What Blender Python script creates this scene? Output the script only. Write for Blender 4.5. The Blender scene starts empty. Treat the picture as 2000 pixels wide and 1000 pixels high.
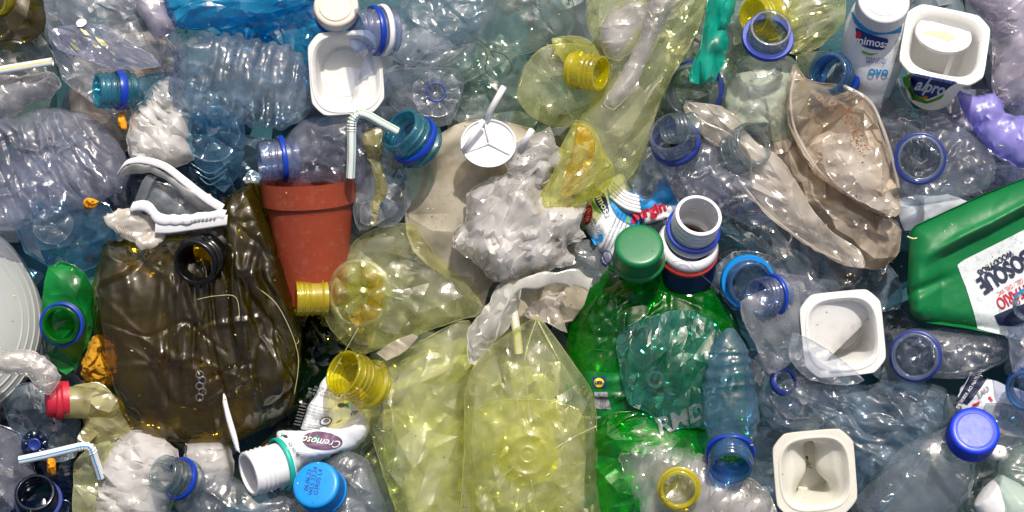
import bpy, math, random
import numpy as np
from mathutils import Vector
from mathutils.bvhtree import BVHTree
from mathutils.geometry import delaunay_2d_cdt

# ---------------------------------------------------------------- camera, light, exposure
S = 0.00032            # metres per unit (one unit = one pixel of the picture at ground level)
CAM_H = 5200.0         # camera height in units
SUN_EL, SUN_AZ = 50.0, 12.0      # degrees; azimuth measured from +Y (top of picture) towards +X
sc = bpy.context.scene
cam_d = bpy.data.cameras.new('camera'); cam = bpy.data.objects.new('camera', cam_d)
sc.collection.objects.link(cam); sc.camera = cam
cam.location = (0, 0, CAM_H*S); cam.rotation_euler = (0, 0, 0)
cam_d.sensor_width = 36; cam_d.lens = 36*CAM_H/2000.0
cam_d.clip_start = 0.01; cam_d.clip_end = 100
w = bpy.data.worlds.new('World'); sc.world = w; w.use_nodes = True
nt = w.node_tree; bg = nt.nodes['Background']; sky = nt.nodes.new('ShaderNodeTexSky')
sky.sky_type = 'NISHITA'; sky.sun_disc = False
sky.sun_elevation = math.radians(SUN_EL); sky.sun_rotation = math.radians(SUN_AZ)
sky.dust_density = 6.0; sky.air_density = 0.8; sky.ozone_density = 0.6; sky.altitude = 0
nt.links.new(sky.outputs[0], bg.inputs[0]); bg.inputs[1].default_value = 0.115
ld = bpy.data.lights.new('sun', 'SUN'); ld.energy = 4.5; ld.angle = math.radians(0.55); ld.color = (1.0, 0.955, 0.88)
lo = bpy.data.objects.new('sun', ld); sc.collection.objects.link(lo)
el, az = math.radians(SUN_EL), math.radians(SUN_AZ)
sd = Vector((math.cos(el)*math.sin(az), math.cos(el)*math.cos(az), math.sin(el)))
lo.rotation_euler = (-sd).to_track_quat('-Z', 'Y').to_euler(); lo.location = sd*3
sc.view_settings.view_transform = 'Standard'; sc.view_settings.look = 'None'
sc.view_settings.exposure = -0.08; sc.view_settings.gamma = 1.0
cy = sc.cycles
cy.max_bounces = 8; cy.diffuse_bounces = 5; cy.glossy_bounces = 2; cy.transmission_bounces = 2
cy.transparent_max_bounces = 20; cy.use_adaptive_sampling = True; cy.adaptive_threshold = 0.02; cy.caustics_reflective = False; cy.caustics_refractive = False
cy.use_denoising = True; cy.sample_clamp_indirect = 6.0; cy.blur_glossy = 0.5

# ---------------------------------------------------------------- small helpers
COL = sc.collection
def lin(h):
    h = h.lstrip('#'); c = [int(h[i:i+2], 16)/255 for i in (0, 2, 4)]
    return tuple(x/12.92 if x <= 0.04045 else ((x+0.055)/1.055)**2.4 for x in c) + (1,)
def unit(v):
    v = np.array(v, float); return v/max(np.linalg.norm(v), 1e-9)
def smooth_noise(P, f, seed, n=5):
    r = np.random.RandomState(seed % 99991); o = 0
    for i in range(n):
        d = unit(r.normal(size=3)); o = o + np.sin(2*np.pi*((P@d)*f*r.uniform(.6, 1.6) + r.rand()))
    return o/n**.5*.8
def fold(P, f, seed, n=6):
    """creases: triangle waves in random directions, faded in and out"""
    r = np.random.RandomState(seed % 99991); o = 0
    for i in range(n):
        d = unit(r.normal(size=3)); d2 = unit(r.normal(size=3))
        x = (P@d)*f*r.uniform(.5, 1.7) + .3*smooth_noise(P, f*.7, seed+i*7+3, 3) + r.rand()
        t = 4*np.abs(x-np.floor(x+.5))-1
        m = .5+.5*np.sin(2*np.pi*((P@d2)*f*.45+r.rand()))
        o = o+t*m
    return o/n**.5*1.1
def grain_space(P, grain):
    if not grain: return P
    a, k = math.radians(grain[0]), grain[1]
    d = np.array([math.cos(a), math.sin(a), 0]); s = (P@d)
    return P + np.outer(s*(1/k-1), d)
def facet(P, f, seed):
    """random heights on a warped triangle lattice: flat facets meeting in creases"""
    r = np.random.RandomState(seed % 99991); a = r.rand()*6.28; W = r.normal(size=(64, 64))
    x = P[:, 0]+.6*P[:, 2]; y = P[:, 1]-.5*P[:, 2]; Q = np.column_stack([x, y, P[:, 2]])
    u = (x*math.cos(a)+y*math.sin(a))*f+.42*smooth_noise(Q, f*.55, seed+1, 4)+r.rand()*50+200
    v = (y*math.cos(a)-x*math.sin(a))*f*1.15+.42*smooth_noise(Q, f*.55, seed+2, 4)+r.rand()*50+200
    i = np.floor(u).astype(int); j = np.floor(v).astype(int); p, q = u-i, v-j
    h = lambda a_, b_: W[a_ % 64, b_ % 64]
    h00, h10, h01, h11 = h(i, j), h(i+1, j), h(i, j+1), h(i+1, j+1)
    A = np.where(p > q, h00+(h10-h00)*p+(h11-h10)*q, h00+(h11-h01)*p+(h01-h00)*q)
    p2 = 1-p
    B_ = np.where(p2 > q, h10+(h00-h10)*p2+(h01-h00)*q, h10+(h01-h11)*p2+(h11-h10)*q)
    return np.where((W[(i*7+3) % 64, (j*5+1) % 64] > 0), A, B_)
def crumple(P, amp, f, seed, grain=None, oct=2, zk=1.0):
    shp = P.shape; Q = grain_space(P.reshape(-1, 3), grain); D = np.zeros_like(Q); a = amp
    for o in range(oct):
        for c in range(3): D[:, c] += a*(.85*facet(Q, f*1.15, seed+o*31+c*11)+.4*fold(Q, f*.8, seed+o*37+c*5, 3))
        a *= .45; f *= 2.2
    D[:, 2] *= zk
    return P + D.reshape(shp)
def ridges(V, n, amp, seed, grain=None, z0=None):
    """long straight fold lines pressed into a film"""
    r = np.random.RandomState(seed % 99991+7); lo_, hi = V[:, :2].min(0), V[:, :2].max(0); sz = (hi-lo_).max(); D = np.zeros(len(V))
    for i in range(n):
        a = r.rand()*math.pi if (not grain or r.rand() < .25) else math.radians(grain[0])+r.normal()*.22
        c = lo_+(hi-lo_)*r.uniform(.08, .92, 2); L = sz*r.uniform(.12, .42); w = r.uniform(4.5, 11); h = amp*r.uniform(.5, 1.3)*(1 if r.rand() < .65 else -1)
        dx, dy = V[:, 0]-c[0], V[:, 1]-c[1]; u = dx*math.cos(a)+dy*math.sin(a); v = -dx*math.sin(a)+dy*math.cos(a)
        v = v+L*.06*np.sin(u/L*2.5+i)
        D += h*np.clip(1-np.abs(v)/w, 0, 1)*np.clip(1-(u/L)**2, 0, 1)**.6
    return D
def grid(P, wu=False, wv=False):
    n, m = P.shape[:2]; I = np.arange(n*m).reshape(n, m)
    if wu: I = np.vstack([I, I[:1]])
    if wv: I = np.hstack([I, I[:, :1]])
    F = np.stack([I[:-1, :-1], I[1:, :-1], I[1:, 1:], I[:-1, 1:]], -1).reshape(-1, 4)
    return P.reshape(-1, 3), F
def join(*gs):
    V, F, k = [], [], 0
    for v, f in gs:
        v = np.asarray(v, float); V.append(v)
        f = f if isinstance(f, list) else [f]
        for q in f: F.append(np.asarray(q)+k)
        k += len(v)
    return np.vstack(V), F
def frame(axis, rot=0.0):
    """e1, e2, axis from an axis in picture coordinates (x right, y DOWN, z to camera)"""
    a = unit((axis[0], -axis[1], axis[2]))
    h = np.array([1., 0, 0]) if abs(a[2]) > .5 else np.array([0, 0, 1.])
    e1 = unit(h - a*(h@a)); e2 = np.cross(a, e1); c, s = math.cos(math.radians(rot)), math.sin(math.radians(rot))
    return e1*c+e2*s, -e1*s+e2*c, a
def pt(p, z=0):
    return np.array([p[0], -p[1], p[2] if len(p) > 2 else z], float)
def catmull(pts, n=6, closed=True, sharp=0.0):
    p = np.array(pts, float); N = len(p); out = []
    rng = range(N) if closed else range(N-1)
    for i in rng:
        a, b, c, d = (p[(i+k) % N] if closed else p[min(max(i+k, 0), N-1)] for k in (-1, 0, 1, 2))
        for t in np.arange(n)/n:
            q = .5*((2*b)+(-a+c)*t+(2*a-5*b+4*c-d)*t*t+(-a+3*b-3*c+d)*t**3)
            out.append(q*(1-sharp)+(b*(1-t)+c*t)*sharp)
    if not closed: out.append(p[-1])
    return np.array(out)

# ---------------------------------------------------------------- things and parts
class Thing:
    def __init__(s, name, label, cat, c, z=100, group=None, solo=False):
        s.c = np.array([c[0], -c[1], z], float); s.k = 1-z/CAM_H; s.z = z; s.solo = solo; s.name = name
        s.meta = (label, cat, group); s.root = None; s.seed = int(c[0]*7+c[1]*13)
        if not solo:
            o = bpy.data.objects.new(name, None); COL.objects.link(o); o.empty_display_size = .01; s._root(o)
    def _root(s, o):
        o['label'], o['category'] = s.meta[:2]
        if s.meta[2]: o['group'] = s.meta[2]
        o.location = ((s.c[0]-1000)*S*s.k, (s.c[1]+500)*S*s.k, s.z*S); s.root = o
    def part(s, name, g, mat, parent=None, label=None, sharp=None, kind=None):
        V, F = g; F = F if isinstance(F, list) else [F]
        V = np.asarray(V, float); L = (V-s.c)*S*s.k
        me = bpy.data.meshes.new(name); me.vertices.add(len(L)); me.vertices.foreach_set('co', L.ravel().astype(np.float32))
        F = [np.asarray(f) for f in F if len(f)]
        tot = sum(f.size for f in F); me.loops.add(tot); me.loops.foreach_set('vertex_index', np.concatenate([f.ravel() for f in F]).astype(np.int32))
        cnt = np.concatenate([np.full(len(f), f.shape[1]) for f in F]); st = np.concatenate([[0], np.cumsum(cnt)[:-1]])
        me.polygons.add(len(cnt)); me.polygons.foreach_set('loop_start', st.astype(np.int32))
        me.polygons.foreach_set('use_smooth', np.ones(len(cnt), bool))
        me.update(calc_edges=True); me.validate()
        if sharp: me.set_sharp_from_angle(angle=math.radians(sharp))
        me.materials.append(mat)
        o = bpy.data.objects.new(s.name if (s.solo and s.root is None) else name, me); COL.objects.link(o)
        if s.solo and s.root is None: s._root(o)
        else: o.parent = parent or s.root
        if label: o['label'] = label
        if kind: o['kind'] = kind
        o['_'] = 0; del o['_']
        s.last = (V, F)
        return o

# ---------------------------------------------------------------- shapes (all in units, y up)
def inside(P, poly):
    x, y = P[:, 0], P[:, 1]; r = np.zeros(len(P), bool); n = len(poly)
    for i in range(n):
        x0, y0 = poly[i]; x1, y1 = poly[(i+1) % n]
        if y0 == y1: continue
        c = ((y0 > y) != (y1 > y)) & (x < (x1-x0)*(y-y0)/(y1-y0)+x0); r ^= c
    return r
def nearest(P, poly):
    best = np.full(len(P), 1e9); N = np.zeros((len(P), 2)); n = len(poly)
    for i in range(n):
        a, b = poly[i], poly[(i+1) % n]; d = b-a; L = d@d
        if L < 1e-9: continue
        t = np.clip(((P-a)@d)/L, 0, 1); q = a+t[:, None]*d; e = np.hypot(*(P-q).T)
        m = e < best; best[m] = e[m]; N[m] = q[m]
    return best, N
def cells(poly, res):
    lo_, hi = poly.min(0)-res, poly.max(0)+res
    xs = np.arange(lo_[0], hi[0]+res, res); ys = np.arange(lo_[1], hi[1]+res, res)
    X, Y = np.meshgrid(xs, ys, indexing='ij'); P = np.stack([X, Y], -1).reshape(-1, 2)
    I = np.arange(len(P)).reshape(X.shape)
    C = np.stack([X[:-1, :-1]+res/2, Y[:-1, :-1]+res/2], -1).reshape(-1, 2)
    F = np.stack([I[:-1, :-1], I[1:, :-1], I[1:, 1:], I[:-1, 1:]], -1).reshape(-1, 4)
    F = F[inside(C, poly)]
    if len(F) == 0: F = np.array([[0, 1, 2, 3]])
    u, inv = np.unique(F, return_inverse=True); F = inv.reshape(-1, 4); P = P[u]
    cnt = np.bincount(F.ravel(), minlength=len(P)); b = cnt < 4
    d, q = nearest(P, poly); P[b] = q[b]; d[b] = 0
    return P, F, d
def pillow(outline, z, T, R=None, res=3.6, amp=8, f=.014, fine=1.2, ff=.06, grain=None, seed=1, bottom=.7,
           sharp=.5, thin=False, tilt=(0, 0), oct=2, jag=2.6, extra=None, power=.55, rid=None):
    o2 = np.array([[p[0], -p[1]] for p in outline], float)
    poly = catmull(o2, 6, True, sharp)
    if jag:
        r = np.random.RandomState(seed+5); poly = poly + r.normal(size=poly.shape)*jag*.45
    P, F, d = cells(poly, res); mx = max(d.max(), 1); R = min(R or mx*.85, mx)
    t = np.clip(d/R, 0, 1); h = (1-(1-t)**2)**power
    c = P.mean(0); base = z + (P[:, 0]-c[0])*tilt[0] - (P[:, 1]-c[1])*tilt[1]
    out = []
    for side in ((1, -bottom) if not thin else (1,)):
        V = np.column_stack([P, base + (T*h*side if not thin else T*h)])
        if extra is not None: V = extra(V, side)
        sd_ = seed*17+(0 if side > 0 else 500)
        k = (.3+.7*np.clip(d/(R*.6), 0, 1))[:, None]
        D = crumple(V, amp, f, sd_, grain, oct, 1.2)-V
        if fine: D = D + (crumple(V, fine, ff, sd_+99, grain, 1, 1.3)-V)
        nr = int(len(V)*res*res/2600*(1 if rid is None else rid)); V0 = V
        V = V + D*k; V[:, 2] += side*ridges(V0, min(nr, 60), min(5.5, .9*amp), sd_+3, grain)*k[:, 0]*(bottom if side < 0 else 1) if nr and amp > 3 else 0
        out.append((V, F if side > 0 else F[:, ::-1]))
    if thin:
        V = out[0][0]; out.append((V-np.array([0, 0, 1.2]), F[:, ::-1]))
    return join(*out)
def film_side(poly, cell, seed, grain, hfun, amp, fine, wob):
    """one sheet of a crushed film: irregular flat facets that meet in crisp creases"""
    r = np.random.RandomState(seed % 99991); ga, gk = (math.radians(grain[0]), grain[1]) if grain else (r.rand()*3.14, 1.35)
    c, s_ = math.cos(ga), math.sin(ga); M = np.array([[c, s_], [-s_, c]])
    toG = lambda P: (P@M.T)*np.array([1/gk**.6, gk**.4]); 
    seg = np.vstack([poly, poly[:1]]); dl = np.hypot(*np.diff(seg, axis=0).T); L = np.concatenate([[0], np.cumsum(dl)])
    nb = max(8, int(L[-1]/max(cell*.62, 5))); q = np.linspace(0, L[-1], nb, endpoint=False)
    Bd = np.column_stack([np.interp(q, L, seg[:, 0]), np.interp(q, L, seg[:, 1])])
    G = toG(poly); lo_, hi = G.min(0), G.max(0); xs = np.arange(lo_[0], hi[0], cell); ys = np.arange(lo_[1], hi[1], cell)
    X, Y = np.meshgrid(xs, ys); X = X+(np.arange(len(ys)) % 2*.5*cell)[:, None]
    C = np.stack([X, Y], -1).reshape(-1, 2)+r.uniform(-.48, .48, (X.size, 2))*cell
    C = (C/np.array([1/gk**.6, gk**.4]))@M
    C = C[inside(C, Bd)]
    if len(C):
        d, _ = nearest(C, Bd); C = C[d > cell*.3]
    A = np.vstack([Bd, C]); GA = toG(A)
    vs, _, fs, ov, _, _ = delaunay_2d_cdt([Vector(p) for p in GA], [], [list(range(nb))], 1, 1e-4)
    W = np.array([[v.x, v.y] for v in vs]); A = (W/np.array([1/gk**.6, gk**.4]))@M
    T = np.array([f for f in fs if len(f) == 3])
    d, _ = nearest(A, Bd); V = hfun(A, d); k = (.35+.65*np.clip(d/(cell*1.2), 0, 1))[:, None]
    D = crumple(V, amp*.75, .4/cell, seed+5, grain, 1, 1.0)-V + r.normal(size=V.shape)*np.array([.25, .25, .55])*amp*.62
    D[:, 2] += ridges(V, min(50, int(len(poly)*0+(hi-lo_).prod()/4200)), amp*.6, seed+3, grain); V = V+D*k
    n = max(1, min(6, int(round(cell/7.0))))
    if n > 1:
        a, b, cc = V[T[:, 0]], V[T[:, 1]], V[T[:, 2]]; P = []; idx = {}
        for i in range(n+1):
            for j in range(n+1-i):
                idx[(i, j)] = len(P); u, w_ = i/n, j/n; P.append(a*(1-u-w_)+b*u+cc*w_)
        m = len(P); P = np.stack(P, 1).reshape(-1, 3); F = []
        for i in range(n):
            for j in range(n-i):
                F.append((idx[(i, j)], idx[(i+1, j)], idx[(i, j+1)]))
                if i+j < n-1: F.append((idx[(i+1, j)], idx[(i+1, j+1)], idx[(i, j+1)]))
        F = (np.array(F)[None]+np.arange(len(T))[:, None, None]*m).reshape(-1, 3)
        key = np.round(P*50).astype(np.int64); _, u, inv = np.unique(key, axis=0, return_index=True, return_inverse=True)
        P = P[u]; F = inv.ravel()[F]; F = F[(F[:, 0] != F[:, 1]) & (F[:, 1] != F[:, 2]) & (F[:, 0] != F[:, 2])]; V, T = P, F
    hem = None
    if cell < 70:
        Hb = hfun(Bd, np.zeros(nb)); Hb[:, 2] += .5*amp*smooth_noise(Hb, .02, seed+9); hem = tube(np.vstack([Hb, Hb[:1]]), .75, 5, closed_ends=False)
    V = V.copy(); V[:, 2] += wob*smooth_noise(V, .9/cell, seed+77, 6)+(wob*.28*smooth_noise(V, 2.5/cell, seed+78, 6)*np.clip(smooth_noise(V, .35/cell, seed+79, 4), 0, 1)*2 if cell > 15 else 0)+fine*.45*fold(V, .05, seed+80, 4)
    if hem: H, HF = hem; return np.vstack([V, H]), [T, HF+len(V)]
    return V, [T]
def creased(outline, z, T, cell=26, R=None, amp=8, fine=.6, grain=None, seed=1, bottom=.7, sharp=.5, thin=False, tilt=(0, 0), jag=2.6, extra=None, power=.55, layers=1, wob=1.6, **_):
    o2 = np.array([[p[0], -p[1]] for p in outline], float); poly = catmull(o2, 6, True, sharp)
    poly = poly + np.random.RandomState(seed+5).normal(size=poly.shape)*jag*.45
    c = poly.mean(0); mx = nearest(cells(poly, 12)[0], poly)[0].max(); R = min(R or mx*.85, max(mx, 1)); out = []
    for n_, side in enumerate((1, -bottom) if not thin else (1,)):
        def hf(A, d):
            h = (1-(1-np.clip(d/R, 0, 1))**2)**power; base = z+(A[:, 0]-c[0])*tilt[0]-(A[:, 1]-c[1])*tilt[1]
            V = np.column_stack([A, base+T*h*side]); return extra(V, side) if extra is not None else V
        out.append(film_side(poly, cell, seed*17+n_*500, grain, hf, amp, fine, wob))
    if thin:
        V, F = out[0]; out.append((V-np.array([0, 0, 1.0]), [f[:, ::-1] for f in F]))
    return join(*out)
def lathe(origin, axis, prof, n=48, rot=0, squash=1.0, fn=None, wrap=False):
    """prof: (radius, distance along axis from origin)"""
    e1, e2, a = frame(axis, rot); th = np.arange(n)*2*np.pi/n
    pr = np.array(prof, float); R = pr[:, 0][None, :]*np.ones((n, 1)); T = pr[:, 1][None, :]*np.ones((n, 1)); TH = th[:, None]*np.ones_like(R)
    if fn: R, T = fn(R, T, TH)
    o = pt(origin) if not isinstance(origin, np.ndarray) else origin
    P = o + (R*np.cos(TH))[..., None]*e1 + (R*np.sin(TH))[..., None]*e2*squash + T[..., None]*a
    return grid(P, wu=True, wv=wrap)
def tube(path, r, n=12, closed_ends=True, fn=None):
    P = np.array(path, float); N = len(P); T = np.gradient(P, axis=0); T /= np.linalg.norm(T, axis=1)[:, None]+1e-9
    r = np.broadcast_to(r, (N,)); e = unit(np.cross(T[0], [0.3, .2, 1.])); rows = []
    for i in range(N):
        e = unit(e-T[i]*(e@T[i])); b = np.cross(T[i], e); th = np.arange(n)*2*np.pi/n
        rr = r[i]*(1 if fn is None else fn(i, th))
        rows.append(P[i]+np.outer(np.cos(th)*rr, e)+np.outer(np.sin(th)*rr, b))
    G = np.array(rows)
    if closed_ends:
        G = np.concatenate([np.repeat(P[:1][None], n, 1), G, np.repeat(P[-1:][None], n, 1)])
    return grid(G, wv=True)
def ribbon(path, side, w_, th=1.5, curve=0.0):
    """a strip of given width along a path, with thickness; side = direction of its width per point"""
    P = np.array(path, float); sv = np.array([unit(s_) for s_ in (side if np.ndim(side) == 2 else [side]*len(P))])
    w_ = np.broadcast_to(w_, (len(P),)); T = np.gradient(P, axis=0); T /= np.linalg.norm(T, axis=1)[:, None]+1e-9
    N = np.cross(T, sv); a = np.linspace(-.5, .5, 7); rows = []
    for k in a: rows.append(P+sv*(w_*k)[:, None]+N*(curve*(1-(2*k)**2)))
    A = np.array(rows); B = A[::-1]-N[None]*th
    return grid(np.concatenate([A, B]), wu=True)
def interp(path, n):
    p = np.array([pt(q) for q in path]); return catmull(p, n, False)
def bvh(g):
    V, F = g; F = F if isinstance(F, list) else [F]
    return BVHTree.FromPolygons([tuple(v) for v in V], [tuple(q) for f in F for q in f.tolist()])
def drop(B, xy, off=1.2, zdef=100):
    """lay points on a surface from above"""
    out = []
    for x, y in xy:
        h = B.ray_cast(Vector((x, y, 3000)), Vector((0, 0, -1)))[0]
        out.append((x, y, (h.z if h else np.nan)))
    V = np.array(out)
    if np.isnan(V[:, 2]).all(): V[:, 2] = zdef
    V[np.isnan(V[:, 2]), 2] = np.nanmedian(V[:, 2]); V[:, 2] += off
    return V
def patch(outline, B, off=1.2, res=4, sharp=.8):
    poly = catmull(np.array([[p[0], -p[1]] for p in outline], float), 4, True, sharp)
    P, F, d = cells(poly, res); V = drop(B, P, off); return V, F
_tx = {}
def text2d(body, bold=0.0, shear=0.0):
    k = (body, bold, shear)
    if k not in _tx:
        cu = bpy.data.curves.new('t', 'FONT'); cu.body = body; cu.size = 1; cu.offset = bold; cu.shear = shear
        cu.align_x = 'CENTER'; cu.align_y = 'CENTER'; cu.resolution_u = 3; cu.space_line = .85
        o = bpy.data.objects.new('t', cu); COL.objects.link(o); bpy.context.view_layer.update()
        me = bpy.data.meshes.new_from_object(o.evaluated_get(bpy.context.evaluated_depsgraph_get()))
        V = np.array([v.co[:2] for v in me.vertices]); T = []
        me.calc_loop_triangles(); T = np.array([t.vertices[:] for t in me.loop_triangles])
        bpy.data.objects.remove(o); bpy.data.curves.remove(cu); bpy.data.meshes.remove(me)
        _tx[k] = (V, T)
    return _tx[k]
def stamp(th, body, c, size, ang, B, mat, off=2.4, stretch=1.0, bold=0.0, shear=0.0, name='lettering', parent=None, bend=0.0):
    """flat print: letters laid on the surface below them; ang in degrees, counter-clockwise"""
    V, F = text2d(body, bold, shear)
    if len(F) == 0: return
    x, y = V[:, 0]*size*stretch, V[:, 1]*size
    y = y - bend*x*x/max(size, 1)
    a = math.radians(ang); X = x*math.cos(a)-y*math.sin(a)+c[0]; Y = x*math.sin(a)+y*math.cos(a)-c[1]
    return th.part(name, (drop(B, np.column_stack([X, Y]), off), F), mat, parent=parent)

# ---------------------------------------------------------------- bottle pieces
def neck(th, m, axis, R, L, mat, ring=None, z=None, turns=3.0, ringpos=.66, ringw=.13, ringk=1.13, wall=.13, support=True, name='neck', seed=0, thread=.075, rot=0, flare=1.05):
    z = th.z if z is None else z; o = pt(m, z)
    n = 64; ts = np.linspace(0, 1, 46)
    outer = [(R*(.90), 0), (R*.955, -.01*L), (R*.965, -.03*L)]
    outer += [(R*(.93+(.12*max(0, t-.8)*5*(flare-1)*5)), -t*L) for t in ts[2:]]
    if support:
        outer = [(r*(1.17 if abs(-t/L-.83) < .018 else 1), t) for r, t in outer]
    inner = [(R*(1-wall)*.93, -t*L) for t in ts[::-1]] + [(R*(1-wall)*.96, 0)]
    pr = outer+inner; no = len(outer)
    def fn(Rr, T, TH):
        t = -T/L; x = (t-.08)/.48; zone = ((x > 0) & (x < 1))
        ph = x*turns - TH/(2*np.pi)
        env = np.clip(np.minimum(x, 1-x)*12, 0, 1)
        gap = (np.cos(TH*2+.6) > -.93)
        b = np.maximum(0, np.cos(2*np.pi*ph))**2.2*thread*R*env*zone*gap
        b[:, no:] *= -.25
        return Rr+b, T
    g = lathe(o, axis, pr, n, rot, fn=fn, wrap=True)
    ob = th.part(name, g, mat)
    if ring:
        rw = ringw*L; t0 = -ringpos*L; a, b = R*.95, R*ringk
        pr = [(a, t0+rw/2), (b*.97, t0+rw/2), (b, t0+rw*.3), (b, t0-rw*.3), (b*.97, t0-rw/2), (a, t0-rw/2)]
        th.part('collar_ring', lathe(o, axis, pr, 64, wrap=True), ring, sharp=50)
    e = frame(axis)[2]
    return ob, o-e*L
def cap(th, c, axis, R, H, mat, z=None, knurl=90, name='cap', band=None, dome=.0, under=True):
    """c = centre of the cap's flat top; axis points out of the top"""
    z = th.z if z is None else z; o = pt(c, z)
    pr = [(0.01, dome*R*.9), (R*.3, dome*R*.8), (R*.55, dome*R*.5), (R*.78, 0), (R*.88, -.01*H), (R*.95, -.05*H), (R*.985, -.12*H), (R, -.2*H)]
    pr += [(R*(1+.012*t), -H*(.2+.8*t)) for t in np.linspace(0, 1, 8)] + [(R*.93, -H), (R*.9, -H*.5)]
    def fn(Rr, T, TH):
        m = (T < -.17*H)*(Rr > R*.97)
        return Rr - m*knurl_d*(np.abs(np.sin(TH*knurl/2)))**.6, T
    knurl_d = R*.028
    th.capg = lathe(o, axis, pr, 64)
    ob = th.part(name, lathe(o, axis, pr, knurl*4 if knurl else 64, fn=fn if knurl else None), mat, sharp=55)
    if band:
        t0 = -H*1.09; rw = H*.1
        pr = [(R*.9, t0+rw), (R*1.03, t0+rw), (R*1.035, t0), (R*1.03, t0-rw), (R*.9, t0-rw)]
        th.part('tamper_band', lathe(o, axis, pr, 64, wrap=True), band, sharp=50)
    return ob
def body(th, p0, p1, prof, mat, z0, z1, name='body', n=96, m=90, squash=.8, amp=5, f=.014, ribs=None, seed=None, fine=1, dent=None, grain=None, end=True, oct=2, rot=0):
    """revolved bottle body from p0 to p1 (picture coordinates), prof = (fraction, radius)"""
    a, b = pt(p0, z0), pt(p1, z1); L = np.linalg.norm(b-a); ax = unit(b-a)
    axp = (ax[0], -ax[1], ax[2]); ts = np.linspace(0, 1, m); pf = np.array(prof, float)
    c = catmull(pf, 10, False); rr = np.interp(ts, c[:, 0], c[:, 1])
    if ribs:
        t0, t1, cnt, ra = ribs; x = (ts-t0)/(t1-t0); zone = (x > 0) & (x < 1)
        rr = rr + zone*ra*np.sign(np.cos(2*np.pi*x*cnt))*np.abs(np.cos(2*np.pi*x*cnt))**.6
    pr = [(r, t*L) for r, t in zip(rr, ts)]
    g = lathe(a, axp, pr, n, rot=rot)
    e1, e2, aa = frame(axp)
    V, F = g; rel = V-a; V = a + rel; 
    # flatten towards the plane the bottle lies in
    zc = a[2]+(rel@aa)*aa[2]; V[:, 2] = zc+(V[:, 2]-zc)*squash
    sd_ = th.seed if seed is None else seed
    if dent:
        for (dx, dy, dr, dd) in dent:
            w_ = np.exp(-(((V[:, 0]-dx)**2+(V[:, 1]+dy)**2)/dr**2)); up = V[:, 2] > zc
            V[:, 2] -= w_*dd*up
    V = crumple(V, amp, f, sd_, grain, oct)
    if fine: V = crumple(V, fine, .06, sd_+9, grain, 1)
    return th.part(name, (V, F), mat)
# ---------------------------------------------------------------- materials
class NT:
    def __init__(s, name):
        s.m = bpy.data.materials.new(name); s.m.use_nodes = True; s.t = s.m.node_tree
        for n in list(s.t.nodes): s.t.nodes.remove(n)
        s.out = s.n('OutputMaterial')
    def n(s, t, **kw):
        x = s.t.nodes.new('ShaderNode'+t)
        for k, v in kw.items(): setattr(x, k, v)
        return x
    def l(s, a, b): s.t.links.new(a, b)
    def math(s, op, a, b=None, c=None, clamp=False):
        x = s.n('Math', operation=op, use_clamp=clamp)
        for i, v in enumerate((a, b, c)):
            if v is None: continue
            if isinstance(v, (int, float)): x.inputs[i].default_value = v
            else: s.l(v, x.inputs[i])
        return x.outputs[0]
    def vec(s):
        tc = s.n('TexCoord'); mp = s.n('Mapping'); mp.inputs['Scale'].default_value = (1/S,)*3
        s.l(tc.outputs['Object'], mp.inputs[0]); oi = s.n('ObjectInfo')
        r = s.math('MULTIPLY', oi.outputs['Random'], 3000.0); va = s.n('VectorMath', operation='ADD')
        s.l(mp.outputs[0], va.inputs[0]); s.l(r, va.inputs[1]); return va.outputs[0]
    def noise(s, v, scale, detail=3, rough=.55, typ='FBM', dist=0):
        x = s.n('TexNoise', noise_type=typ, noise_dimensions='3D'); x.inputs['Scale'].default_value = scale
        x.inputs['Detail'].default_value = detail; x.inputs['Roughness'].default_value = rough; x.inputs['Distortion'].default_value = dist
        s.l(v, x.inputs['Vector']); return x.outputs[0]
    def vor(s, v, scale, feature='F1', rnd=1):
        x = s.n('TexVoronoi', feature=feature); x.inputs['Scale'].default_value = scale; s.l(v, x.inputs['Vector']); return x.outputs['Distance']
    def ramp(s, f, a, b):
        x = s.n('MapRange'); x.inputs[1].default_value = a; x.inputs[2].default_value = b; x.clamp = True; s.l(f, x.inputs[0]); return x.outputs[0]
    def mixc(s, f, a, b):
        x = s.n('Mix', data_type='RGBA')
        for i, v in ((0, f), (6, a), (7, b)):
            if isinstance(v, (int, float)): x.inputs[i].default_value = v
            elif isinstance(v, tuple): x.inputs[i].default_value = v
            else: s.l(v, x.inputs[i])
        return x.outputs[2]
    def mix(s, f, a, b):
        x = s.n('MixShader')
        if isinstance(f, (int, float)): x.inputs[0].default_value = f
        else: s.l(f, x.inputs[0])
        s.l(a, x.inputs[1]); s.l(b, x.inputs[2]); return x.outputs[0]
    def bump(s, h, strength, dist):
        x = s.n('Bump'); x.inputs['Strength'].default_value = strength; x.inputs['Distance'].default_value = dist*S
        s.l(h, x.inputs['Height']); return x.outputs[0]
MATS = {}
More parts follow.
